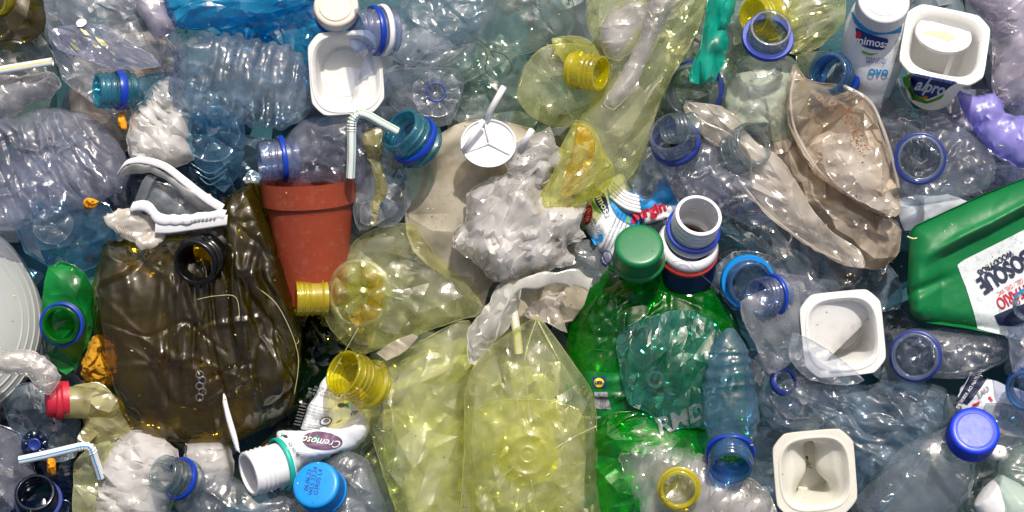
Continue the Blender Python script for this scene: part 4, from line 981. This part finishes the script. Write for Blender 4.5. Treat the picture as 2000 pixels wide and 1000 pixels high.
seam(t, [(1640,170,250),(1690,200,256),(1715,250,256),(1735,310,250),(1750,370,240)], 3.5, MILKL, 'rim')
B = bvh(pillow([(1550,128),(1640,165),(1712,240),(1755,400),(1650,380),(1570,305),(1535,210)], 262, 24, res=8, amp=0, fine=0))
rs = np.random.RandomState(12); gs = []
for i in range(170):
    q_ = rs.rand(); X_, Y_ = (1590+60*q_, 196+40*q_) if i % 3 == 0 else (1640+36*q_, 214+92*q_)
    X_ += rs.normal()*5; Y_ += rs.normal()*6; r_ = rs.uniform(.7, 2.6)
    z_ = drop(B, [(X_, -Y_)], .3)[0][2]
    gs.append((np.array([[1,0,0],[0,1,0],[-1,0,0],[0,-1,0],[0,0,.4]])*r_*rs.uniform(.5,1.5,(5,3))+[X_,-Y_,z_], np.array([[0,1,4],[1,2,4],[2,3,4],[3,0,4]])))
t.part('rust_stain', join(*gs), RUST, kind='stuff')
t = Thing('torn_cup', 'darker beige crumpled cup half hidden behind the rust stained one', 'cup', (1530,330), 150)
pbody(t, [(1550,140),(1545,230),(1580,320),(1640,370),(1720,420),(1760,440),(1752,500),(1700,528),(1640,480),(1580,430),(1540,370),(1500,310),(1468,250),(1480,200),(1515,165)], 44, MILKD, amp=10, f=.014, fine=1.6, seed=52)
t = Thing('torn_sheet', 'long torn strip of beige plastic from the blue bottle down to the lower right', 'plastic sheet', (1520,370), 225)
pbody(t, [(1335,205),(1350,200),(1400,205),(1440,230),(1470,275),(1520,305),(1545,340),(1580,400),(1620,450),(1680,490),(1690,525),(1640,515),(1580,480),(1520,440),(1480,400),(1432,360),(1440,345),(1465,335),(1440,305),(1390,280),(1360,250),(1340,225)], 22, MILKL, amp=7, f=.018, fine=1.5, seed=61, grain=(-45,2.2), sharp=.7)
seam(t, [(1338,208,246),(1370,238,252),(1420,262,256),(1462,300,252),(1464,340,246)], 2.2, MILKL, 'torn_edge')
seam(t, [(1440,350,244),(1490,410,246),(1560,465,240),(1620,500,232),(1688,524,226)], 2.2, MILKL, 'torn_edge')
t = bottle('clear spiral ringed bottle mouth behind the torn beige strip', (1475,290), 195)
neck(t, (1468,282), (.55,-.3,.78), 44, 56, CLNECK, z=262, turns=3, wall=.1, support=False)
t = bottle('bluish clear bottle with violet blue neck pointing up left, centre right', (1400,330), 185)
pbody(t, [(1280,310),(1340,280),(1400,270),(1470,320),(1530,380),(1540,420),(1470,440),(1400,415),(1330,400),(1305,360)], 48, CLEARL, amp=7, sharp=.3, **SM)
neck(t, (1303,262), (-.32,-.48,.82), 44, 64, PRNECK, RINGD, z=278, ringpos=.7, ringk=1.12, ringw=.18)
neck(t, (1298,258), (-.8,.1,.55), 30, 58, CLNECK, z=314, turns=3, wall=.08, support=False, thread=.09)
t = bottle('clear crushed bottle with round blue rimmed mouth facing out on the right', (1830,310), 175)
pbody(t, [(1712,240),(1760,215),(1840,222),(1900,260),(1945,310),(1930,370),(1850,395),(1770,400),(1745,370),(1725,300)], 42, CLEAR, amp=10, seed=71, **SM)
neck(t, (1785,312), (-.05,.03,1), 46, 44, PRNECK, None, z=262, support=False, wall=.1)
V,F = lathe(pt((1785,312),252), (-.05,.03,1), [(44,4),(49,5),(51,0),(49,-5),(44,-4)], 72, wrap=True); t.part('collar_ring', (V,F), RINGD)
bag('plastic_sheet', 'smooth white sheet corner showing above the green jerrycan', 'plastic sheet', [(1745,390),(1850,380),(1900,400),(1830,430),(1770,450)], 118, 8, PAPER, amp=2)

# ================================================================= green jerrycan
t = Thing('jerrycan', 'crushed opaque green jerrycan with an upside down label at the right edge', 'jerrycan', (1890,510), 200)
def jc(V, s_):
    if s_ > 0:
        x, y = V[:,0], -V[:,1]
        d1 = ((x-1800)*.46+(y-515)*.89)      # ridge line running up right
        V[:,2] += 9*np.clip(1-np.abs(d1+14)/9,0,1)*np.clip((x-1815)/50,0,1)
        V[:,2] -= (24*np.clip((d1+10)/16,0,1)+12*np.clip((d1-6)/60,0,1))*np.clip((x-1790)/50,0,1) + 16*np.clip((-d1-20)/55,0,1)
        d2 = (y-570)+(x-1775)*.35; V[:,2] -= 12*np.exp(-(d2/10)**2)*np.exp(-((x-1800)/50)**2)
    return V
pbody(t, [(1778,455),(1790,440),(1850,412),(1920,380),(2040,340),(2040,690),(1960,655),(1880,640),(1800,628),(1778,612),(1772,560),(1775,500)], 40, JERRY, amp=1.6, f=.009, fine=.2, rid=.3, sharp=.85, jag=.3, extra=jc, R=38, seed=3)
B = bvh(t.last)
t.part('label', patch([(1868,518),(1880,508),(1960,468),(2040,430),(2040,675),(1960,655),(1912,642),(1898,600),(1886,562)], B, 1.6, 3, .9), PAPERW)
stamp(t, 'BOSQUE', (1960,529), 47, 212, B, INKD, off=5, stretch=.62, bold=.035)
stamp(t, 'WOOD / BOIS', (1942,513), 17.5, 212, B, INKD, off=4, stretch=.7, bold=.03)
stamp(t, 'TOILET GEL / DEL WC', (1985,552), 13, 210, B, INKR, off=4, stretch=.7)
stamp(t, 'SANITÁRIO', (1992,570), 34, 208, B, INKR, off=4, stretch=.6, bold=.02)
t.part('navy_panel', patch([(1941,616),(1978,600),(2040,580),(2040,640),(1952,636)], B, 3, 3, .9), INKD)
stamp(t, 'HIPER', (1985,646), 20, 200, B, INKW, off=5, bold=.03)
strand('straw coloured fibre on the corner of the green jerrycan', [(1772,462,256),(1782,466,262),(1790,465,258)], 1.6, CUSTARD)

# ================================================================= centre right small bottles
t = bottle('white yogurt drink bottle with tilted blue and white label, centre', (1190,440), 140)
pbody(t, [(1150,385),(1180,355),(1215,340),(1250,400),(1255,450),(1240,500),(1200,530),(1160,480),(1140,430)], 40, PAPER, amp=2, f=.01, fine=.3, name='sleeve'); B = bvh(t.last)
for k in range(5): t.part('neck_ring', tube(interp([(1198-k*2,356+k*7,180),(1220,378+k*7,190),(1245+k,386+k*7,184)], 6), 4, 8), WHITE)
t.part('blue_panel', patch([(1184,366),(1200,400),(1230,418),(1254,415),(1252,440),(1230,440),(1205,425),(1190,400)], B, 1.6, 2.5, .4), INKS)
t.part('logo_panel', patch([(1160,372),(1178,378),(1186,400),(1188,418),(1176,416),(1162,396)], B, 1.6, 2, .4), INKN)
stamp(t, 'mimosa', (1174,396), 19, -62, B, INKW, off=3.5, bold=.02)
t.part('green_swoosh', patch([(1154,388),(1162,400),(1174,418),(1162,412),(1155,400)], B, 1.8, 1.6), INKG)
t.part('red_badge', patch(oval(1148,420,8,20,12,10), B, 1.8, 2), INKR); stamp(t, 'RITMO', (1148,420), 9, 80, B, INKW, off=4)
stamp(t, 'PARA O SEU\nBEM-ESTAR', (1162,442), 9, -55, B, INKN, off=3)
stamp(t, '2', (1166,468), 30, -60, B, INKS, off=3, bold=.04)
for k in range(5): stamp(t, 'Conservar no frio. Consumir ate', (1190+k*8,452+k*1), 6.0, 66, B, INKN, off=3)
t.part('green_square', patch([(1222,424),(1228,424),(1228,436),(1222,436)], B, 3, 1.5, 1), INKG); t.part('red_square', patch([(1231,426),(1240,426),(1240,437),(1231,437)], B, 3, 1.5, 1), INKR)
t.part('seal_print', patch(oval(1184,503,11,14), B, 2, 2), INKN); t.part('seal_print', patch(oval(1184,503,9,12), B, 2.8, 2), PAPER); stamp(t, 'ISENTO\nDE', (1184,503), 7, -75, B, INKN, off=5)
t = Thing('torn_wrapper', 'torn sky blue wrapper with red lettering above the green cap', 'wrapper', (1280,400), 165)
pbody(t, [(1232,370),(1262,385),(1295,345),(1322,390),(1330,410),(1300,430),(1262,440),(1240,400)], 14, INKS, name='film', amp=5, f=.025, fine=1, sharp=.8); B = bvh(t.last)
t.part('white_area', patch([(1255,418),(1290,400),(1328,404),(1312,425),(1262,438)], B, 1.5, 2, .8), PAPER)
stamp(t, 'virgin', (1268,412), 30, 18, B, INKR, off=3.5, bold=.04); stamp(t, '@ 188 LE', (1268,378), 11, 62, B, INKK, off=3)
bag('plastic_sheet', 'clear wrinkled sheet above the sky blue wrapper', 'plastic sheet', [(1225,330),(1250,290),(1290,290),(1320,340),(1262,395),(1235,370)], 178, 12, CLEAR, amp=6, f=.02)
t = bottle('navy and red bottle with open white threaded neck and blue band', (1340,480), 160)
body(t, (1345,455), (1330,570), [(0,50),(.2,58),(.6,62),(1,50)], NAVY, 215, 120, squash=.9, amp=1, fine=.1)
ob,_ = neck(t, (1356,422), (.14,-.5,.85), 47, 90, WHITE, RING, z=286, turns=3.5, ringpos=.62, ringw=.1, ringk=1.14, thread=.06, wall=.12)
V,F = lathe(pt((1340,478),218), (.14,-.5,.85), [(46,14),(54,12),(60,0),(57,-10),(46,-10)], 70, wrap=True); t.part('white_shoulder', (V,F), WHITE)
V,F = lathe(pt((1338,487),205), (.14,-.5,.85), [(50,8),(60,7),(62,0),(61,-6),(50,-8)], 70, wrap=True); t.part('coral_band', (V,F), REDO)

# ================================================================= big green bottle
t = bottle('large round shouldered green bottle with green cap', (1280,760), 135)
pbody(t, [(1205,530),(1160,550),(1125,590),(1108,640),(1104,740),(1108,860),(1118,1040),(1440,1040),(1456,800),(1452,700),(1440,630),(1410,580),(1370,550),(1290,525)], 84, GRN, cell=0, res=3.4, amp=6, f=.007, fine=.6, sharp=.15, R=110, seed=5, rid=.7, jag=.6); B = bvh(t.last)
t.part('liquid_line', tube(interp([(1108,690,150),(1160,680,212),(1230,690,222)], 8), 1.2, 6), GRNB)
t.part('label_sleeve', patch([(1106,725),(1160,722),(1230,726),(1330,724),(1450,726),(1450,806),(1330,818),(1230,815),(1108,806)], B, 2.0, 5, .8), GRNM)
c_ = (1167,744); t.part('logo_square', patch([(c_[0]-12,c_[1]-11),(c_[0]+12,c_[1]-13),(c_[0]+13,c_[1]+8),(c_[0]-11,c_[1]+10)], B, 4, 1.5, 1), INKN)
t.part('logo_circle', patch(oval(c_[0],c_[1]-1,9.5,9,14), B, 5, 1.2, 0), INKY); stamp(t, 'LiDL', (c_[0],c_[1]-1), 8.5, 4, B, INKN, off=6.5, bold=.05)
t.part('table_print', patch([(1158,762),(1183,761),(1186,778),(1191,795),(1160,793)], B, 4, 2, 1), INKGY)
stamp(t, 'kJ/100 ml\n/32 kcal\n0,0 g\n0,0 g\n0,0 g\n0,02 g', (1175,778), 5.6, -3, B, INKK, off=5.5); stamp(t, 'GEKÜHLT COL', (1150,811), 6.5, 0, B, INKW, off=5)
cap(t, (1240,478), (-.03,-.5,.86), 47, 46, GCAP, z=305, knurl=0, dome=.02)
V,F = lathe(pt((1240,478),305)-frame((-.03,-.5,.86))[2]*56, (-.03,-.5,.86), [(42,7),(49,6),(51,-2),(49,-7),(42,-8)], 70, wrap=True); t.part('tamper_band', (V,F), GCAP)
V,F = lathe(pt((1240,478),305)-frame((-.03,-.5,.86))[2]*62, (-.03,-.5,.86), [(38,0),(40,-30),(50,-70),(75,-95)], 70); t.part('neck', (V,F), GRN)
bag('crushed_bottle', 'bright green crushed bottle below the round shouldered green one', 'bottle', [(1165,820),(1230,805),(1280,815),(1340,830),(1390,850),(1400,900),(1370,960),(1300,1030),(1170,1035)], 218, 26, GRNB, amp=12, f=.014, fine=2, sharp=.6, seed=88)
t = bottle('crumpled turquoise bottle sheet with pale lettering on the green bottle', (1300,740), 232, name='crushed_bottle')
pbody(t, [(1208,655),(1240,630),(1300,612),(1350,608),(1395,630),(1420,680),(1440,760),(1400,830),(1340,836),(1300,838),(1270,805),(1225,780),(1212,730),(1205,690)], 26, TEALF, amp=9, f=.018, fine=2, ff=.07, sharp=.5, seed=19, grain=(75,2)); B = bvh(t.last)
stamp(t, 'RMDO', (1345,812), 46, 22, B, CLINGL, off=3, bold=.03, shear=.2, bend=-.004)
V2,F2 = lathe(pt((1280,742),244), (.1,.1,1), [(11,0),(17,1),(18,0),(11,-.5)], 30, wrap=True); t.part('pink_ring_print', (V2,F2), PINK)
t = bottle('small turquoise bottle upside down with blue ringed mouth at its lower end', (1430,790), 262)
body(t, (1420,640), (1430,870), [(0,8),(.12,28),(.3,42),(.55,54),(.75,58),(.88,50),(1,44)], PALEBL, 262, 262, squash=.75, amp=3, f=.014, ribs=(.2,.5,3,2), fine=.8, n=90)
neck(t, (1424,912), (-.04,.62,.78), 44, 62, BLNECK, RING, z=302, ringpos=.72, ringk=1.12, ringw=.15)
t = bottle('clear bottle with bright blue wide neck, behind the tilted one, centre right', (1455,545), 150)
neck(t, (1462,556), (.12,.16,.97), 46, 60, BLNECK, SKYB, z=214, ringpos=.6, ringk=1.16, ringw=.26)
pbody(t, [(1400,520),(1440,490),(1510,500),(1560,560),(1500,610),(1420,600)], 24, CLEARB, dz=-10)
t = bottle('clear tilted bottle neck with blue ring overlapping the bright blue neck', (1510,570), 190)
neck(t, (1474,580), (-.78,.12,.6), 38, 62, PRNECK, RING, z=250, ringpos=.66, ringk=1.1)
pbody(t, [(1510,535),(1570,540),(1620,570),(1600,640),(1530,625),(1505,600)], 28, CLEARL, amp=5)

# ================================================================= yellow bottles, centre
t = bottle('yellow tinted bottle with round star base facing out and small yellow neck', (770,560), 165)
pbody(t, [(640,560),(660,510),(700,465),(760,435),(810,440),(850,500),(920,560),(945,610),(900,625),(850,640),(780,670),(700,690),(650,650),(630,600)], 48, YELB, amp=7, f=.012, fine=1.5, seed=33); 
petal_base(t, (706,572), (-.35,.1,.93), 62, YEL, z=232, lobes=6, depth=.6, squ=1)
V,F = lathe(pt((706,572),232), (-.35,.1,.93), [(60,3),(66,2),(68,-4),(66,-9)], 90); t.part('base_rim', (V,F), YELB)
pbody(t, [(706,520),(745,540),(752,580),(742,615),(700,634),(686,618),(722,590),(722,550)], 6, YELP, dz=62, name='yellow_residue_and_glow', amp=5, cell=13)  # deep yellow patch painted in as the glow of the star base
neck(t, (580,582), (-.97,.02,.2), 36, 62, YELN, z=205, turns=3, support=True, thread=.1)
t = bottle('large pale yellow crushed bottle with big yellow threaded neck', (810,830), 180)
pbody(t, [(730,720),(780,690),(850,650),(910,622),(930,660),(920,740),(910,850),(905,950),(915,1040),(790,1040),(760,960),(735,880),(718,800)], 56, YELB, amp=12, f=.010, fine=1.8, seed=43, grain=(70,1.6))
neck(t, (676,722), (-.62,-.34,.7), 46, 92, YELN, z=285, turns=4, thread=.1, wall=.1)
bag('olive_sheet', 'pale mustard sheet corner between the two yellow bottles', 'plastic sheet', [(735,690),(770,665),(820,650),(790,690),(750,705)], 215, 5, MILK, amp=1.5)
t = bottle('pale yellow box shaped bottle with pointed top and round base boss', (1035,820), 222)
pbody(t, [(1048,618),(1085,660),(1120,710),(1155,760),(1164,800),(1166,900),(1168,1040),(900,1040),(902,960),(908,860),(908,770),(922,720),(962,672)], 60, YELB, amp=7, cell=34, sharp=.75, jag=.5, R=60, seed=64, grain=(85,2.2))
pbody(t, [(930,800),(1060,780),(1140,810),(1140,960),(1130,1035),(930,1035)], 26, YEL, dz=-6, name='yellow_liquid', amp=5, f=.012)
V,F = lathe(pt((1030,884),288), (0,.05,1), [(.1,1),(5,1.5),(8,0),(12,0),(14,3),(17,0),(34,0),(37,3.5),(41,0),(60,-3)], 80); t.part('base_boss', (V,F), YEL)
for pth in ([(1048,622,236),(1025,700,272),(1032,790,284),(1034,850,286)],[(1048,622,236),(1090,700,266),(1130,770,250)],[(1036,930,286),(1045,980,284),(1052,1030,276)],[(1166,830,246),(1120,850,276),(1070,880,286)],[(920,900,240),(960,880,270),(1000,884,284)],[(1005,905,286),(960,950,276),(925,1000,250)]):
    seam(t, pth, 2.2, YELB, 'crease_ridge')
th = Thing('drinking_straw', 'white straw end with thin yellow stripes behind the pointed yellow bottle', 'straw', (1005,620), 205)
straw(th, [(996,575,208),(1003,610,210),(1009,650,206),(1013,690,200)], 9, STRAWW, [(30,1.8,INKY),(-40,1.6,INKY)])
t = Thing('torn_cup', 'white translucent torn cup crumpled above the pointed yellow bottle', 'cup', (1010,600), 190)
pbody(t, [(985,548),(1020,545),(1010,600),(985,650),(960,670),(925,715),(915,700),(912,650),(925,630),(950,600),(965,570)], 26, MILKW, name='cup_wall', amp=7, f=.02, fine=1.6, grain=(50,2), dz=24)
t.part('rim', ribbon(crumple(interp([(972,655,240),(985,595,256),(1012,560,262),(1060,546,264),(1110,544,260),(1150,556,250)], 10), 2.5, .02, 4), [unit((.3,.95,.2))]*51, 30+6*np.sin(np.arange(51)*.5), 1.2, 2), MILKW)
pbody(t, [(1010,560),(1080,545),(1150,550),(1140,600),(1105,640),(1050,620),(1000,650)], 22, MILK, dz=-20, name='inner_wall', amp=8, f=.02)
pbody(t, [(1020,615),(1060,580),(1110,570),(1090,600),(1108,650),(1070,630)], 12, MILKL, dz=8, name='torn_flap', amp=7, f=.025)
bag('plastic_sheet', 'greyish translucent sheet between the white film bunch and the green bottle', 'plastic sheet', [(1080,490),(1150,470),(1190,520),(1180,560),(1130,560),(1080,545)], 150, 16, DULL, amp=7, f=.02)

# ================================================================= right, lower
t = Thing('yogurt_pot', 'white square yogurt pot with one wall pushed in, right of the green bottle', 'yogurt pot', (1644,650), 240)
pot(t, (1646,652), (-.06,.06,1), 80, 1.04, 6, 120, WHITEP, cuts=[(128,.32,-20,0)], kI=.8, kB=.6)
bag('plastic_film', 'clear thin film draped over the lower left of the white pot', 'plastic sheet', [(1548,650),(1585,665),(1640,700),(1690,745),(1640,752),(1580,740),(1540,700)], 262, 7, CLEAR, amp=5, f=.02, fine=1.5)
bag('plastic_film', 'hazy clear film bands left of the white pot', 'plastic sheet', [(1445,590),(1480,570),(1560,550),(1565,640),(1545,710),(1500,730),(1480,680),(1455,640)], 225, 12, DULL, amp=4, f=.014, sharp=.7)
t = bottle('clear bottle with dark blue ringed mouth facing out below the jerrycan', (1860,690), 170)
pbody(t, [(1740,648),(1830,640),(1930,650),(1990,670),(1960,710),(1880,740),(1800,735),(1760,720)], 36, CLEAR, amp=7, **SM)
neck(t, (1776,694), (-.2,.04,.98), 47, 56, PRNECK, RINGD, z=244, ringpos=.3, ringk=1.08, ringw=.16, wall=.12)
t = bottle('large clear crumpled bottle spread between the two white pots', (1640,800), 160, name='crushed_bottle')
pbody(t, [(1490,735),(1560,730),(1680,750),(1760,740),(1850,760),(1840,840),(1760,900),(1700,940),(1640,870),(1560,850),(1500,830),(1480,780)], 44, CLEARB, amp=14, seed=91, grain=(-35,2.2), cell=0, res=3.2, f=.012, fine=.9, rid=3)
pbody(t, [(1500,770),(1540,740),(1620,760),(1600,800),(1540,820)], 22, CLEAR, dz=32, name='bulge', amp=6, f=.02)
V,F = lathe(pt((1528,742),205), (.4,-.2,.9), [(20,2),(27,0),(29,-6),(26,-14)], 50); t.part('collar_ring', (V,F), RINGD)
t = Thing('yogurt_pot', 'ivory square yogurt pot pinched in on both sides at the bottom edge', 'yogurt pot', (1594,925), 240)
pot(t, (1592,925), (.02,.1,1), 80, 1.06, 5, 110, WHITEC, dents=[(165,50,.5,.4,46),(15,48,.55,.4,46)], kI=.79, kB=.62)
t = bottle('clear bottle with royal blue screw cap in the lower right', (1800,920), 180)
body(t, (1868,855), (1730,1040), [(0,38),(.12,52),(.3,78),(.6,86),(1,88)], CLEAR, 240, 180, squash=.6, amp=4, f=.011, fine=.6, n=110, grain=(-50,3))
cap(t, (1884,832), (.05,-.42,.9), 49, 44, BLUE, z=300, knurl=110, dome=.0)
V,F = lathe(pt((1884,832),300), (.05,-.42,.9), [(34,0),(36,1.6),(38,0)], 60); t.part('embossed_ring', (V,F), BLUE)
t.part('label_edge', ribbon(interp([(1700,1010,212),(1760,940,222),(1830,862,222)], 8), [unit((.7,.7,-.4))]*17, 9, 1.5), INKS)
t.part('label_painted_shade', ribbon(interp([(1690,1006,196),(1750,935,206),(1820,858,206)], 8), [unit((.7,.7,-.4))]*17, 16, 1.5), INKD)  # dark ribbon painted in as shade beside the label edge
t = Thing('product_label', 'white label with a navy block and red marks above the blue cap', 'label', (1920,765), 150)
t.part('label', pillow([(1870,775),(1895,727),(1930,738),(2010,770),(2010,830),(1880,800)], 150, 8, thin=True, amp=3, f=.015, sharp=.9), PAPER); B = bvh(t.last)
t.part('navy_block', patch([(1868,782),(1897,728),(1928,738),(1888,790)], B, 2, 2, 1), INKD)
stamp(t, 'DE BEBER AO NATURAL', (1893,758), 8.5, 57, B, INKW, off=4.5); stamp(t, 'EAU', (1918,765), 15, 38, B, INKGY, off=4, bold=.02)
t.part('red_mark', patch([(1927,775),(1932,773),(1938,782),(1933,783)], B, 4, 1.2, 1), INKR); t.part('red_mark', patch([(1896,790),(1910,783),(1912,787),(1898,794)], B, 4, 1.2, 1), INKR)
bag('plastic_sheet', 'crumpled clear sheet to the right of the royal blue cap', 'plastic sheet', [(1925,790),(1980,790),(2030,830),(2000,880),(1940,880),(1915,850)], 175, 20, DULL, amp=6, f=.018)
t = bottle('clear bottle mouth with light blue ring at the right edge by the label', (1992,600), 240)
neck(t, (1996,598), (-.3,.1,.95), 30, 50, CLNECK, SKYB, z=300, ringpos=.7, ringk=1.12); pbody(t, [(1975,640),(2010,630),(2050,650),(2050,720),(1985,740),(1970,690)], 24, CLEARL)
t = bottle('pale blue ringed bottle mouth at the right edge above the lower corner', (1985,765), 205)
neck(t, (1992,760), (-.35,.1,.93), 40, 56, BLNECK, RING, z=262, ringpos=.45, ringk=1.08, wall=.12); pbody(t, [(1990,720),(2050,710),(2050,800),(2000,805)], 24, CLEARL)
t = bottle('greenish clear bottle shoulder in the bottom right corner', (1975,930), 215)
pbody(t, [(1952,900),(1985,872),(2050,860),(2050,1040),(1970,1040),(1950,970)], 42, CLEARG, amp=6, **SM)
th = Thing('plastic_cup', 'smooth white cup bottom beside the greenish shoulder, lower right corner', 'cup', (1935,965), 190)
body(th, (1925,955), (1985,1010), [(0,2),(.04,34),(.1,42),(.5,50),(1,56)], WHITE, 200, 190, squash=.7, amp=1.5, fine=.2)
th = Thing('plastic_cup', 'small white cup piece between the blue cap and the corner bottle', 'cup', (1945,880), 195, solo=True)
th.part('plastic_cup', pillow([(1928,880),(1945,868),(1962,872),(1968,890),(1955,900),(1935,896)], 200, 14, res=2.5, amp=1, fine=0, jag=0), WHITE)
# bottom centre film with yellow ring
bag('crumpled_film', 'grey white crumpled film around the yellow ring at the bottom', 'cling film', [(1210,882),(1260,868),(1330,875),(1400,900),(1450,925),(1500,960),(1515,1030),(1260,1035),(1235,960),(1215,920)], 240, 28, CLING, amp=9, f=.02, fine=2.6, ff=.07, jag=4)
t = bottle('pale bottle with golden yellow ringed mouth facing out at the bottom', (1325,955), 262)
neck(t, (1323,952), (-.05,.05,1), 38, 40, YELN, YELN, z=318, turns=2, ringpos=.5, ringk=1.12, wall=.14)
for (x_, l_) in ((1,[(500,560,232),(545,600,238),(582,690,236),(575,770,230)]),(2,[(385,585,240),(420,578,246),(460,580,243),(468,620,240)]),(3,[(700,640,262),(650,730,250),(630,790,238),(600,860,240)])):
    strand(('thin pale fibre curving over the right side of the olive bottle','thin pale fibre below the black neck','thin pale fibre hanging left of the big yellow neck')[x_-1], l_, .45, CUSTARD)
strand('clear nylon thread looped beside the green cap', [(1300,480,262),(1292,500,262),(1310,512,262),(1340,510,262),(1380,545,250),(1440,600,240)], .9, CLNECK)
strand('clear thread running down right of the turquoise mouth', [(1480,905,262),(1492,930,250),(1505,960,240)], 1.1, CLNECK)

for i, (lb, p_) in enumerate((
  ('dry brown grass stalk on the clear sheet above the round disc', [(930,75,205),(950,90,212),(965,112,208)]),
  ('curled dry grass blade right of the rosette base', [(960,100,206),(985,108,214),(1000,130,210),(990,150,206)]),
  ('forked dry twig near the rosette base', [(945,95,206),(952,110,210),(948,135,206),(960,150,204)]))):
    strand(lb, p_, 1.0, CRUMB)
rs = np.random.RandomState(3); gs = []
for i in range(420):
    x_, y_, z_ = rs.uniform(-20, 2020), rs.uniform(-20, 1020), rs.uniform(60, 95); r_ = rs.uniform(1.2, 4)
    q = np.array([[1,0,0],[0,1,0],[-1,0,0],[0,-1,0],[0,0,1],[0,0,-1]], float)*r_*rs.uniform(.5, 1.5, (6, 3))+pt((x_, y_, z_))
    gs.append((q, np.array([[0,1,4],[1,2,4],[2,3,4],[3,0,4],[1,0,5],[2,1,5],[3,2,5],[0,3,5]])))
g = Thing('litter_crumbs', 'brown grit and crumbs scattered between the deeper pieces', 'crumbs', (1000, 500), 60, solo=True)
g.part('litter_crumbs', join(*gs), CRUMB, kind='stuff')

# fine litter resting on whatever lies uppermost
bpy.context.view_layer.update(); dg = bpy.context.evaluated_depsgraph_get(); rs = np.random.RandomState(44)
def scatter(name, label, mat, n, size, long_):
    gs = []
    for i in range(n):
        X_, Y_ = rs.uniform(-1030, 1030)*S, rs.uniform(-520, 520)*S
        hit, loc, nrm, *_ = sc.ray_cast(dg, Vector((X_, Y_, .5)), Vector((0, 0, -1)))
        if not hit: continue
        a_ = rs.rand()*6.28; r_ = rs.uniform(*size); l_ = r_*rs.uniform(*long_); c_, s_ = math.cos(a_), math.sin(a_)
        q = np.array([[l_*c_, l_*s_, .3], [-r_*s_, r_*c_, .2], [-l_*c_, -l_*s_, .3], [r_*s_, -r_*c_, .2], [0, 0, r_*.9]])*rs.uniform(.7, 1.2, (5, 1))
        gs.append((q+np.array([loc.x/S+1000, loc.y/S-500, loc.z/S+.3]), np.array([[0,1,4],[1,2,4],[2,3,4],[3,0,4]])))
    V, F = join(*gs); g = Thing(name, label, 'litter', (1000, 500), 0, solo=True); g.part(name, (V, F), mat, kind='stuff')
scatter('brown_grit', 'fine brown grit sprinkled over the uppermost plastic', CRUMB, 420, (.5, 1.7), (.8, 1.6))
scatter('pale_flecks', 'pale flecks and short fibres sprinkled over the uppermost plastic', CUSTARD, 260, (.4, 1.2), (1, 6))
